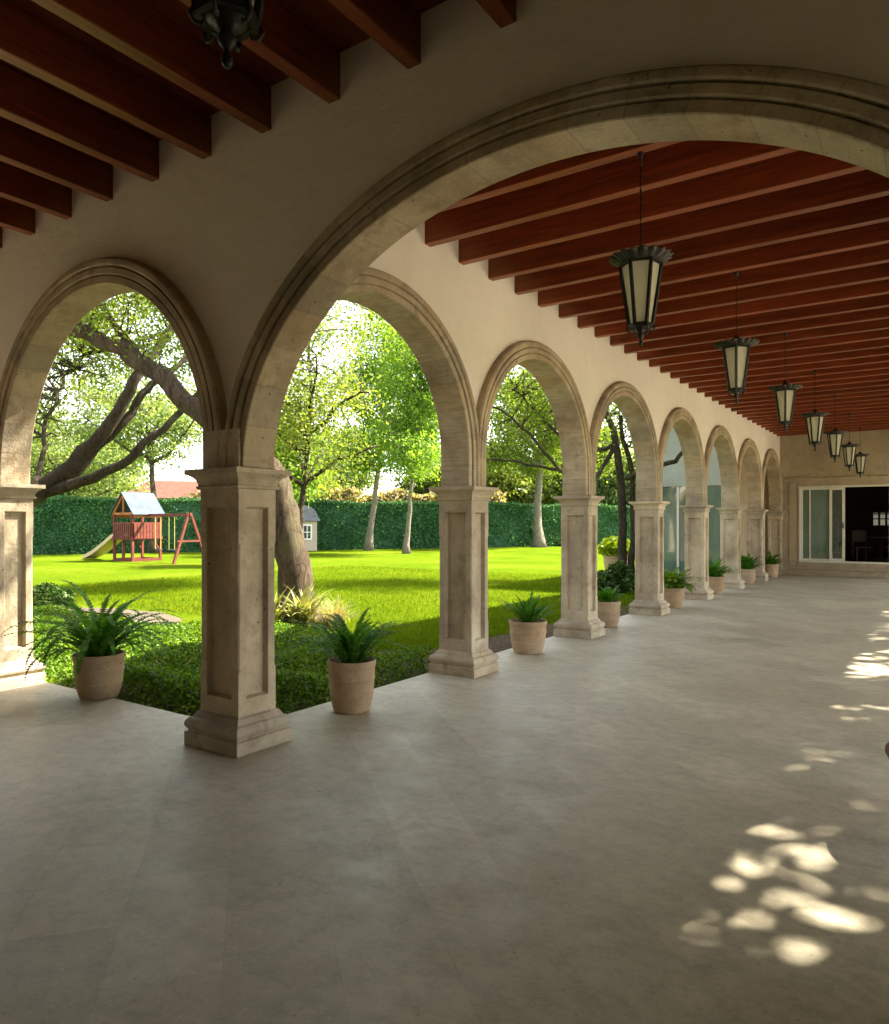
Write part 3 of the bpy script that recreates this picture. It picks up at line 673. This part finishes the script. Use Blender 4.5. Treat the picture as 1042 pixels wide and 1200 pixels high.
def shrub(loc, rx, ry, rz_, n, size, mat, label, name='shrub', group=None):
    r = empty(name, loc); tag(r, label, 'shrub', group)
    st = MB()
    for i in range(14):
        a_ = random.uniform(0, 6.28); q = random.uniform(.2, .8)
        st.tube([(0, 0, -.02), (math.cos(a_)*rx*q*.5, math.sin(a_)*ry*q*.5, rz_*.6), (math.cos(a_)*rx*q, math.sin(a_)*ry*q, rz_*1.3)], [.02, .012, .004], 5)
    st.build('stem', M['bark_dark'], r)
    d = rng.normal(size=(n, 3)); d /= np.linalg.norm(d, axis=1)[:, None]; q = rng.uniform(.5, 1, n)**.5
    lump = 1+.18*np.sin(d[:, 0]*5+d[:, 1]*4)*np.cos(d[:, 2]*6)
    c = d*(q*lump)[:, None]*np.array([rx, ry, rz_])+np.array([0, 0, rz_*.85]); c = c[c[:, 2] > 0]
    leaf_obj('foliage', c, size, M[mat], r); return r
shrub((-9.7, 3.55, -.08), .75, .55, .30, 2600, .05, 'shrub', 'low rounded grey green shrub by the pale path at far left')
shrub((-3.1, 14.6, -.1), .9, .7, .26, 2600, .07, 'shrub', 'dark low shrub under the lime bush, seen between third and fourth columns')
shrub((-2.45, 13.6, -.1), .32, .32, .42, 1300, .07, 'shrub', 'dark upright shrub against the fourth column')
r = potted(tuple(at(722, 660, 24)*1.0), .42, .55, bush(1500, .55, .38, .16, 8), 'lime yellow bush in a clay tub on the lawn, seen left of the fourth column', kind='potted_shrub', leafmat='lime'); r.location.z = .0; r['group'] = ''
del r['group']
shrub((-21.5, 46.8, -.1), 3.6, .8, .35, 2600, .14, 'shrub', 'low green planting in front of the far hedge around the pale trunk')

# ================================================================== hedge wall
ha, hb_ = Vector((-52, 7.0, 0)), Vector((8, 70, 0))
ha = Vector((-36.2, 17.5, 0)); hb_ = Vector((-16.5, 50.5, 0)); dd = (hb_-ha).normalized(); ha = ha-dd*22; hb_ = hb_+dd*30; L = (hb_-ha).length; nrm = Vector((dd.y, -dd.x, 0))
hg = empty('clipped_hedge', tuple((ha+hb_)/2)); tag(hg, 'tall dark green clipped hedge wall closing the far side of the lawn', 'hedge')
core = MB(); q = [ha-nrm*.55, hb_-nrm*.55, hb_-nrm*1.4, ha-nrm*1.4]; off = (ha+hb_)/2
core.add([(p-off)+Vector((0, 0, zz)) for zz in (-.1, 2.95) for p in q], [(0,1,2,3),(7,6,5,4),(0,4,5,1),(1,5,6,2),(2,6,7,3),(3,7,4,0)])
core.build('core', mat_simple('hedge_inner', (.03, .08, .04), .9, .1, 0, .4, 3, .3), hg)
N = 120000; s_ = rng.random(N)*L; top = rng.random(N) < .16
zz = np.where(top, 2.93+.16*rng.random(N)**2+.07*np.sin(s_*.9)+.04*np.sin(s_*3.1), -.1+3.07*rng.random(N)); dpt = np.where(top, -rng.random(N)*1.4, -.50+.12*rng.normal(size=N)*.8+.10*np.sin(s_*1.7+zz)*np.sin(zz*2.3+s_*.4)+.06*np.sin(s_*.6))
c = np.stack([ha.x-off.x+dd.x*s_+nrm.x*dpt, ha.y-off.y+dd.y*s_+nrm.y*dpt, zz], 1)
leaf_obj('foliage', c, .095, M['hedge'], hg, .2, 1.3)

# ================================================================== trees
def crown_pts(ells, clumps, per, sig, squash=.75):
    out = []; cents = []
    tot = sum(e[3]*e[4]*e[5] for e in ells)
    for (x, y, z, rx, ry, rz_) in ells:
        k = max(4, int(clumps*(rx*ry*rz_)/tot)); d = rng.normal(size=(k, 3)); d /= np.linalg.norm(d, axis=1)[:, None]
        q = rng.random(k)**.45; c = d*q[:, None]*np.array([rx, ry, rz_])+np.array([x, y, z]); cents.append(c)
        for ci in c:
            n = int(per*rng.uniform(.5, 1.4)); s_ = sig*rng.uniform(.6, 1.3); out.append(ci+rng.normal(size=(n, 3))*np.array([s_, s_, s_*squash]))
    return np.concatenate(out), np.concatenate(cents)
def wig(pts, amt, sub=3):
    "subdivide a limb path with smooth wander"
    P = [Vector(p) for p in pts]; out = [P[0]]
    for i in range(len(P)-1):
        p0, p1, p2, p3 = P[max(i-1, 0)], P[i], P[i+1], P[min(i+2, len(P)-1)]
        for j in range(1, sub+1):
            t = j/sub; q = .5*((2*p1)+(-p0+p2)*t+(2*p0-5*p1+4*p2-p3)*t*t+(-p0+3*p1-3*p2+p3)*t**3)
            out.append(q+(Vector((random.gauss(0, amt), random.gauss(0, amt), random.gauss(0, amt))) if j < sub else Vector()))
    return out
def tree(name, base, limbs, ells, clumps, per, sig, leaf, bark, lmat, label, group=None, twig=.02, amt=.04, tw=220, seed=1, base_flare=1.0, sides=10, aspect=1.7):
    random.seed(seed); base = Vector(base); r = empty(name, tuple(base)); tag(r, label, 'tree', group)
    lp, cen = crown_pts(ells, clumps, per, sig)
    tk = MB(); br = MB(); allp = []
    for i, (pts, r0, r1) in enumerate(limbs):
        P = wig([Vector(p)-base for p in pts], amt*(1 if i else .6)); m_ = len(P)
        rad = [r0+(r1-r0)*(k/(m_-1))**.8 for k in range(m_)]
        if i == 0:
            rad[0] *= base_flare; 
            if m_ > 2: rad[1] *= 1+(base_flare-1)*.35
        (tk if i == 0 else br).tube(P, rad, sides if i == 0 else 8, jit=.05)
        allp += [(p, rad[k]) for k, p in enumerate(P)][2 if i == 0 else 0:]
    A = np.array([tuple(p) for p, _ in allp])
    idx = rng.permutation(len(cen))[:tw]
    for k in idx:                                     # twigs reach from the limbs to the leaf clumps
        c = cen[k]-np.array(base); dist = np.linalg.norm(A-c, axis=1); j = int(np.argmin(dist+rng.random(len(A))*.4)); a_ = Vector(A[j]); e = Vector(c)
        if (e-a_).length > 5: continue
        mid = (a_+e)/2+Vector((random.gauss(0, .12), random.gauss(0, .12), .12*(e-a_).length)); rr = min(allp[j][1]*.6, twig*(1+(e-a_).length*.5))
        br.tube(wig([a_, mid, e], .03, 2), [rr, rr*.8, rr*.6, rr*.4, rr*.2][:5], 5, cap=False)
    tk.build('trunk', M[bark], r, smooth=True)
    if br.v: br.build('branches', M[bark], r, smooth=True)
    leaf_obj('crown', lp-np.array(base), leaf, M[lmat], r, .3, aspect)
    return r
def T(l): return [at(*p) for p in l]
# big leaning live oak, its limb sweeping over the left arch
tree('oak_tree', (-5.35, 5.75, -.12),
     [([(-5.32, 5.78, -.15)]+T([(346, 690, 12.7), (340, 645, 12.7), (333, 600, 12.7), (322, 562, 12.7), (292, 524, 12.7), (250, 494, 12.7)]), .34, .20),
      (T([(262, 502, 12.7), (232, 480, 12.7), (200, 450, 12.7), (165, 426, 12.7), (130, 404, 12.6), (95, 388, 12.5), (50, 368, 12.3), (0, 340, 12)]), .20, .10),
      ([*T([(300, 530, 12.7)]), (-4.6, 5.0, 4.6), (-3.0, 4.6, 5.7), (-.7, 4.0, 6.4)], .15, .04),  # unseen bough, added so its leaves dapple the left column
      (T([(292, 524, 12.7), (270, 440, 12.7), (240, 370, 12.9), (200, 300, 13), (150, 240, 13)]), .16, .06),
      (T([(165, 426, 12.7), (120, 360, 13), (60, 300, 13.5)]), .08, .03)],
     [(*at(60, 330, 12.5), 2.4, 1.9, 1.3), (*at(180, 330, 13), 2.2, 2.0, 1.3), (*at(260, 300, 13), 2.2, 2, 1.5), (*at(380, 300, 14.5), 2.4, 2.2, 1.5), (-.9, 4.0, 6.5, 1.7, 1.6, .9), (-.7, 4.1, 6.9, 1.5, 1.5, .9), (*at(210, 408, 13), .9, .9, .5), (*at(405, 362, 11.5), .75, .6, .35), (*at(440, 385, 12), .5, .4, .25)],  # includes clumps on the added bough, placed to shade the left column
     340, 100, .25, .042, 'bark', 'oak', 'large leaning oak with thick grey trunk behind the corner column, limb crossing the left arch', twig=.012, seed=3, base_flare=1.7, sides=16)
# spreading oak behind the left column, three limbs rising to the right
tree('oak_tree', tuple(at(-20, 716, 15)),
     [(T([(-20, 718, 15), (-14, 670, 15), (5, 620, 15), (30, 584, 15), (52, 568, 15)]), .34, .24),
      (T([(45, 574, 15), (75, 553, 15), (110, 520, 15), (145, 470, 15), (165, 435, 15), (190, 400, 15.3), (210, 360, 15.5)]), .19, .07),
      (T([(52, 570, 15), (85, 558, 15.1), (130, 510, 15.2), (160, 472, 15.3), (178, 450, 15.4), (205, 432, 15.6), (240, 400, 16)]), .14, .05),
      (T([(55, 576, 15), (110, 560, 14.8), (150, 540, 14.8), (180, 510, 14.8), (215, 480, 15), (250, 440, 15)]), .13, .05),
      (T([(30, 584, 15), (48, 540, 15.4), (52, 500, 15.8), (68, 470, 16), (75, 440, 16.2), (110, 410, 16.5)]), .06, .03)],
     [(*at(90, 380, 16.5), 2.6, 2.2, 1.2), (*at(200, 390, 17), 2.2, 2.0, 1.1), (*at(20, 470, 17), 1.8, 1.6, 1.4), (*at(130, 440, 18), 1.8, 1.4, .8), (*at(220, 440, 18), .9, .9, .5)],
     220, 100, .27, .045, 'bark_dark', 'olive', 'dark limbed oak behind the left column, three limbs fanning out to the right', twig=.014, seed=5, base_flare=1.4, sides=14)
def simple_tree(u, vb, Z, w, hgt, spread, lmat, bark, label, clumps, per, leaf, lean=0, cb=.35, seed=1, group=None, sig=.45, split=4, name='tree', z0=-.12, flat=.8, forks=None):
    b = at(u, vb, Z); b.z = z0; rnd = random.Random(seed); H = hgt
    rt = Vector((math.cos(TH), math.sin(TH), 0))
    top = b+rt*lean+Vector((0, 0, H*.82)); fork = b+rt*lean*.4+Vector((0, 0, H*cb))
    limbs = [([b, b+(fork-b)*.5+rt*rnd.uniform(-.15, .15), fork, fork+(top-fork)*.5+rt*rnd.uniform(-.3, .3), top], w/2, w*.12)]
    for i in range(split):
        a_ = 6.28*i/split+rnd.uniform(-.4, .4); o_ = Vector((math.cos(a_), math.sin(a_), 0)); st = fork+(top-fork)*rnd.uniform(0, .45)
        limbs.append(([st, st+o_*spread*.35+Vector((0, 0, H*.09)), st+o_*spread*.75+Vector((0, 0, H*.20*rnd.uniform(.5, 1.3)))], w*.26, w*.07))
    cz = b.z+H*(cb+1)/2; cr = H*(1-cb)/2
    ells = [(b.x+rt.x*lean*.8, b.y+rt.y*lean*.8, cz, spread*.62, spread*.62, cr)]
    for i in range(6):
        a_ = rnd.uniform(0, 6.28); q = spread*.55; zz = cz+rnd.uniform(-.75, .6)*cr
        ells.append((b.x+rt.x*lean*.8+math.cos(a_)*q, b.y+rt.y*lean*.8+math.sin(a_)*q, zz, spread*.42, spread*.42, cr*.30))
    return tree(name, tuple(b), limbs, ells, clumps, per, sig, leaf, bark, lmat, label, group, twig=w*.04, amt=.05, tw=160, seed=seed, base_flare=1.5)
# thin tree with bright foliage in the second gap, and its neighbour
simple_tree(432, 643, 46, .50, 15.5, 3.9, 'bright', 'bark_pale', 'slim pale trunked tree before the hedge, left of the pair with bright green crowns', 230, 130, .115, lean=1.4, cb=.30, seed=11, sig=.5, group='slim trees before the hedge')
simple_tree(476, 648, 41, .36, 14, 3.4, 'bright', 'bark_pale', 'slimmer grey trunked tree before the hedge, right of the pair with bright green crowns', 230, 130, .11, lean=.8, cb=.28, seed=12, sig=.5, group='slim trees before the hedge')
simple_tree(350, 690, 21, .30, 8.5, 2.9, 'olive', 'bark_dark', 'loose olive green tree with fine dark branches behind the leaning oak', 190, 110, .058, lean=.3, cb=.30, seed=13, sig=.40, split=7)
simple_tree(632, 640, 52, .80, 13, 6.5, 'oak', 'bark_pale', 'pale grey trunked tree seen between the second and third columns', 280, 120, .12, lean=0, cb=.38, seed=14, sig=.55, split=7)
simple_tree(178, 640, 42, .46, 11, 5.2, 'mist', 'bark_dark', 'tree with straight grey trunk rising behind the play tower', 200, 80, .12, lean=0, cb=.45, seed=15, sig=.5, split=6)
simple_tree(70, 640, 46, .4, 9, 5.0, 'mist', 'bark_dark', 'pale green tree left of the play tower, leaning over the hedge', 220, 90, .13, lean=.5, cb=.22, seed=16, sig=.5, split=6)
simple_tree(346, 660, 30, .25, 6.2, 1.6, 'bright', 'bark_dark', 'small light green tree overhanging the little stone hut', 90, 70, .13, lean=-.2, cb=.42, seed=17, sig=.35)
# dark branched tree in the third and fourth gaps
tree('tree', (-3.91, 17.72, -.12),
     [(T([(728, 682, 21.8), (730, 620, 21.8), (727, 560, 21.8), (722, 520, 21.8), (708, 470, 22), (700, 400, 22.5)]), .15, .08),
      (T([(741, 684, 21.8), (742, 600, 21.6), (738, 540, 21.5), (728, 500, 21), (733, 440, 20.5)]), .12, .05),
      (T([(722, 520, 21.8), (690, 570, 21.8), (655, 550, 21.6), (630, 520, 21.5), (600, 490, 21.4), (560, 470, 21.4)]), .07, .03),
      (T([(655, 550, 21.6), (620, 545, 21.4), (580, 538, 21.2), (560, 537, 21)]), .05, .02),
      (T([(722, 520, 21.8), (680, 530, 22), (650, 505, 22), (620, 475, 22), (600, 450, 22)]), .07, .025),
      (T([(735, 560, 20.5), (760, 552, 19.5), (785, 542, 18.5), (802, 528, 18)]), .09, .05)],
     [(*at(620, 450, 22), 2.6, 2.2, 1.4), (*at(700, 420, 22), 2.6, 2.4, 1.6), (*at(740, 480, 22), 1.6, 1.6, 1.6), (*at(610, 510, 22), 1.6, 1.3, .5), (*at(690, 545, 23), .8, .8, .6)],
     220, 85, .30, .056, 'bark_dark', 'oak', 'twin stemmed dark tree left of the fourth column, long bare branches reaching left', twig=.014, seed=21, sides=10)
# trees beyond the hedge
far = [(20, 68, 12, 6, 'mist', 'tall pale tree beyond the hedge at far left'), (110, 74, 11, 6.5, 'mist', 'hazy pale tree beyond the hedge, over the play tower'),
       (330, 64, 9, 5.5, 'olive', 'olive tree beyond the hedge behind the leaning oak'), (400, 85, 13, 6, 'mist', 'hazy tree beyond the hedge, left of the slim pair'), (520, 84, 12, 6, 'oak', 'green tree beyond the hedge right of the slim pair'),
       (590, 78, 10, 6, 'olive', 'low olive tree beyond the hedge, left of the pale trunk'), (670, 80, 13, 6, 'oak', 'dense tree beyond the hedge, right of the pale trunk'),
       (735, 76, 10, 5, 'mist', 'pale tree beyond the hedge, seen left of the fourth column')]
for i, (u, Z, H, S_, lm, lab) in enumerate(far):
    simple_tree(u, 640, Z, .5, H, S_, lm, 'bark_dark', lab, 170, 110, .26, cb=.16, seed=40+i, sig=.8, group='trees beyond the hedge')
m_ = MB()
# sandy flowering hedge row behind
hz = empty('flowering_hedge', tuple(at(450, 600, 66))); 
tag(hz, 'straw coloured feathery row of reeds showing over the hedge behind the slim trees', 'reeds')
b0 = Vector(hz.location); N = 12000; s_ = rng.uniform(-16, 12, N)
c = np.stack([s_*math.cos(TH+.38), s_*math.sin(TH+.38), rng.random(N)**.7*4.6-1.6-.1+.3*np.sin(s_*1.3)], 1); c[:, :2] += rng.normal(0, .3, (N, 2)); c[:, 2] -= b0.z-1.6
leaf_obj('foliage', c, .22, M['straw'], hz, .2, 2.5)
st = MB()
for k in range(40):
    q = -16+28*k/39; st.tube([(q*math.cos(TH+.38), q*math.sin(TH+.38), -b0.z-.12), (q*math.cos(TH+.38), q*math.sin(TH+.38), 2.6-b0.z)], .04, 5)
st.build('stem', M['bark_dark'], hz)
# trees on the other side of the gallery, whose leaves dapple the sun
random.seed(77); rng = np.random.default_rng(104)
cl_ = [195, 96, 66, 66, 66]
for i, (x, y, H, S_) in enumerate([(7.4, 2.7, 8.6, 2.9), (7.2, 8.0, 8.2, 2.8), (7.6, 13.4, 8.6, 2.8), (7.3, 18.8, 8.5, 2.6), (7.6, 24.5, 9.5, 2.8)]):
    b = Vector((x, y, -.1))
    tree('tree', tuple(b), [([b, b+Vector((.1, .1, 1.5)), b+Vector((0, 0, 3)), b+Vector((.2, 0, H*.8))], .2, .06)],
         [(x, y, H*.66, S_, S_, H*.33)], cl_[i], 110, .30, .13, 'bark', 'oak', 'leafy tree standing outside the right side of the gallery', 'trees right of the gallery', tw=60, seed=60+i)

# ================================================================== play tower
ps = empty('play_tower', (-26.5, 16.4, -.1), R(0)); tag(ps, 'red wooden play tower with cream slide, canvas roof and swings across the lawn', 'playset')
S = .70; DK = 1.12
a = MB()
for sx in (-1, 1):
    for sy in (-1, 1): a.box(sx*S-.05, sx*S+.05, sy*S-.05, sy*S+.05, 0, 2.15)
a.box(-.05, .05, -S-.05, -S+.05, 0, 1.15)
for sy in (-1, 1): a.box(-S+.05, S-.05, sy*S-.04, sy*S+.04, 0, .12); a.box(sy*S-.04, sy*S+.04, -S+.05, S-.05, 0, .12)
for sy in (-1, 1): a.bar((sy*S, S-.05, .55), (sy*S, S-.5, DK-.03), .06)
a.build('post', M['redwood'], ps)
a = MB(); a.box(-S-.08, S+.08, -S-.08, S+.08, DK-.14, DK); a.build('deck', M['redwood'], ps)
a = MB()
for sy in (-1, 1):
    a.box(-S, S, sy*(S+.07)-.02, sy*(S+.07)+.02, DK+.56, DK+.64)
    if sy < 0: a.box(S+.05, S+.09, -S, S, DK+.56, DK+.64)
for k in range(9):
    q = -S+.08+k*(2*S-.16)/8
    a.box(q-.05, q+.05, -S-.10, -S-.075, DK-.1, DK+.56); a.box(q-.05, q+.05, S+.075, S+.10, DK-.1, DK+.56); a.box(S+.092, S+.115, q-.065, q+.065, DK-.1, DK+.56)
a.build('railing', M['redwood'], ps)
a = MB(); a.box(S+.05, S+.12, -S, S, 1.98, 2.15); a.box(-S-.12, -S-.05, -S, S, 1.98, 2.15)
for sy in (-1, 1):
    a.bar((-S-.15, sy*S, 2.10), (0, sy*S, 3.05), .05, .12); a.bar((S+.15, sy*S, 2.10), (0, sy*S, 3.05), .05, .12); a.box(-S, S, sy*S-.03, sy*S+.03, 2.1, 2.2); a.box(-.03, .03, sy*S-.03, sy*S+.03, 2.2, 3.0)
a.build('roof_frame', M['orangewood'], ps)
a = MB()
for sx in (-1, 1):
    P = [Vector((0, -S-.12, 3.10)), Vector((0, S+.12, 3.10)), Vector((sx*(S+.22), S+.12, 2.10)), Vector((sx*(S+.22), -S-.12, 2.10))]; P += [p+Vector((0, 0, .03)) for p in P]
    a.add(P, [(0,1,2,3),(7,6,5,4),(0,4,5,1),(1,5,6,2),(2,6,7,3),(3,7,4,0)])
a.build('roof', M['tarp'], ps)
a = MB(); pr = [(-S-.05, DK+.02), (-S-.35, DK-.05), (-S-.95, DK-.36), (-S-1.45, DK-.60), (-S-1.95, .30), (-S-2.5, .12), (-S-2.75, .06)]
vs = []
for x_, z_ in pr: vs += [(x_, -.66, z_+.12), (x_, -.64, z_), (x_, -.02, z_), (x_, 0, z_+.12), (x_, .03, z_+.12), (x_, .02, z_-.05), (x_, -.68, z_-.05), (x_, -.69, z_+.12)]
a.add(vs, [(i*8+k, i*8+(k+1) % 8, (i+1)*8+(k+1) % 8, (i+1)*8+k) for i in range(6) for k in range(8)]+[tuple(range(7, -1, -1)), tuple(48+k for k in range(8))]); a.build('slide', M['slide'], ps, angle=50)
BX = S+3.1
a = MB(); a.bar((S, 0, 2.08), (BX+.1, 0, 2.08), .10, .12); a.build('swing_beam', M['redwood'], ps)
a = MB()
for sy in (-1, 1): a.bar((BX, sy*.05, 2.15), (BX+.08, sy*.85, 0), .10)
a.bar((BX+.05, -.65, .95), (BX+.05, .65, .95), .08); a.build('swing_leg', M['redwood'], ps)
for q in (.85, 1.85):
    a = MB(); a.tube([(S+q-.2, 0, 2.05), (S+q-.2, 0, .55)], .012, 5); a.tube([(S+q+.2, 0, 2.05), (S+q+.2, 0, .55)], .012, 5); o = a.build('swing', M['rope'], ps)
    a = MB(); a.box(S+q-.24, S+q+.24, -.09, .09, .52, .56); a.build('seat', M['dark'], o)

# ================================================================== stone hut
hp = at(358, 645, 45.5); hp.z = -.1
sh = empty('stone_hut', tuple(hp), TH+R(20)); tag(sh, 'little stone garden hut with bell shaped grey roof and white window, beside the leaning trunk', 'hut')
a = MB(); a.box(-.62, .62, -.62, .62, 0, 1.95); a.build('wall', M['creamw'], sh, bevel=.02)
a = MB(); vs = []; pf = [(.80, 1.86), (.78, 1.92), (.70, 2.05), (.62, 2.30), (.50, 2.55), (.30, 2.74), (.02, 2.84)]
for q, z_ in pf: vs += [(-q, -q, z_), (q, -q, z_), (q, q, z_), (-q, q, z_)]
a.add(vs, [(i*4+k, i*4+(k+1) % 4, (i+1)*4+(k+1) % 4, (i+1)*4+k) for i in range(len(pf)-1) for k in range(4)]+[(3,2,1,0)]); a.build('roof', M['slate'], sh)
for rot in (0, 1):
    a = MB()
    def wb(x0, x1, d0, d1, z0, z1): a.box(x0, x1, -d1, -d0, z0, z1) if rot == 0 else a.box(d0, d1, x0, x1, z0, z1)
    for x0, x1, z0, z1 in ((-.30, -.22, .7, 1.65), (.22, .30, .7, 1.65), (-.22, .22, .7, .78), (-.22, .22, 1.57, 1.65), (-.02, .02, .78, 1.57), (-.22, -.02, 1.15, 1.19), (.02, .22, 1.15, 1.19)): wb(x0, x1, .625, .67, z0, z1)
    f = a.build('window', M['white'], sh); a = MB(); wb(-.22, .22, .624, .632, .78, 1.57); a.build('pane', M['darkglass'], f)

# ================================================================== neighbour house
nb = at(205, 600, 62); nb.z = -.1
nh = empty('neighbour_house', tuple(nb), TH+R(15)); tag(nh, 'neighbour house with clay tile roof showing above the hedge right of the play tower', 'house')
a = MB(); a.box(-4, 6, 0, 5, 0, 3.9); a.build('wall', M['creamw'], nh)
a = MB(); P = [(-4.6, -.6, 3.85), (6.6, -.6, 3.85), (6.6, 5.6, 3.85), (-4.6, 5.6, 3.85), (-2.4, 2.5, 5.5), (4.4, 2.5, 5.5)]
a.add(P, [(0, 1, 5, 4), (1, 2, 5), (2, 3, 4, 5), (3, 0, 4), (3, 2, 1, 0)]); a.build('roof', M['roofclay'], nh)
a = MB(); a.box(-2.2, -.4, -.03, .0, 2.9, 3.7); a.build('window', M['darkglass'], nh)

# ================================================================== house wing beyond the fourth arch
wg = empty('house_wing', (-2.55, 17.3, -.1)); tag(wg, 'glazed house wing under a white flat soffit, seen through the fourth and fifth arches', 'building')
a = MB(); a.box(-.2, 1.7, .0, .25, 2.75, 4.75); a.box(-.2, -.02, .25, 4.3, 2.75, 4.75); a.build('wall', M['soffit'], wg)
a = MB(); a.box(1.55, 1.75, .26, 4.3, 0, 4.75); a.build('rear_wall', M['wallstone'], wg)
a = MB(); a.box(-.9, 1.7, -.9, 4.3, 4.76, 4.95); a.build('roof', M['white'], wg)
a = MB()
for x_ in (-.2, .42, 1.02, 1.64): a.box(x_-.0, x_+.06, .02, .10, .05, 2.745)
a.box(-.2, 1.7, .015, .105, .0, .05); f = a.build('window_frame', M['frame'], wg)
a = MB(); a.box(-.14, 1.64, .05, .065, .05, 2.745); a.build('pane', M['curtain'], f)
a = MB(); a.box(-.2, -.12, .3, 4.2, 0, 2.745); a.build('side_pane', M['curtain'], wg)
a = MB(); a.box(-1.3, -.21, 2.4, 2.6, 0, 2.6); a.build('side_wall', M['pink'], wg)
gl = empty('globe_lamp', (-2.62, 17.05, 2.6)); tag(gl, 'small white globe lamp on the corner of the glazed wing', 'lamp')
a = MB(); a.lathe([(.02, -.16), (.10, -.13), (.16, -.05), (.17, .02), (.14, .10), (.06, .16), (.02, .17)], 20); a.build('globe', M['white'], gl, smooth=True)
a = MB(); a.bar((0, .02, -.16), (.05, .26, -.2), .03); a.build('bracket', M['iron'], gl)
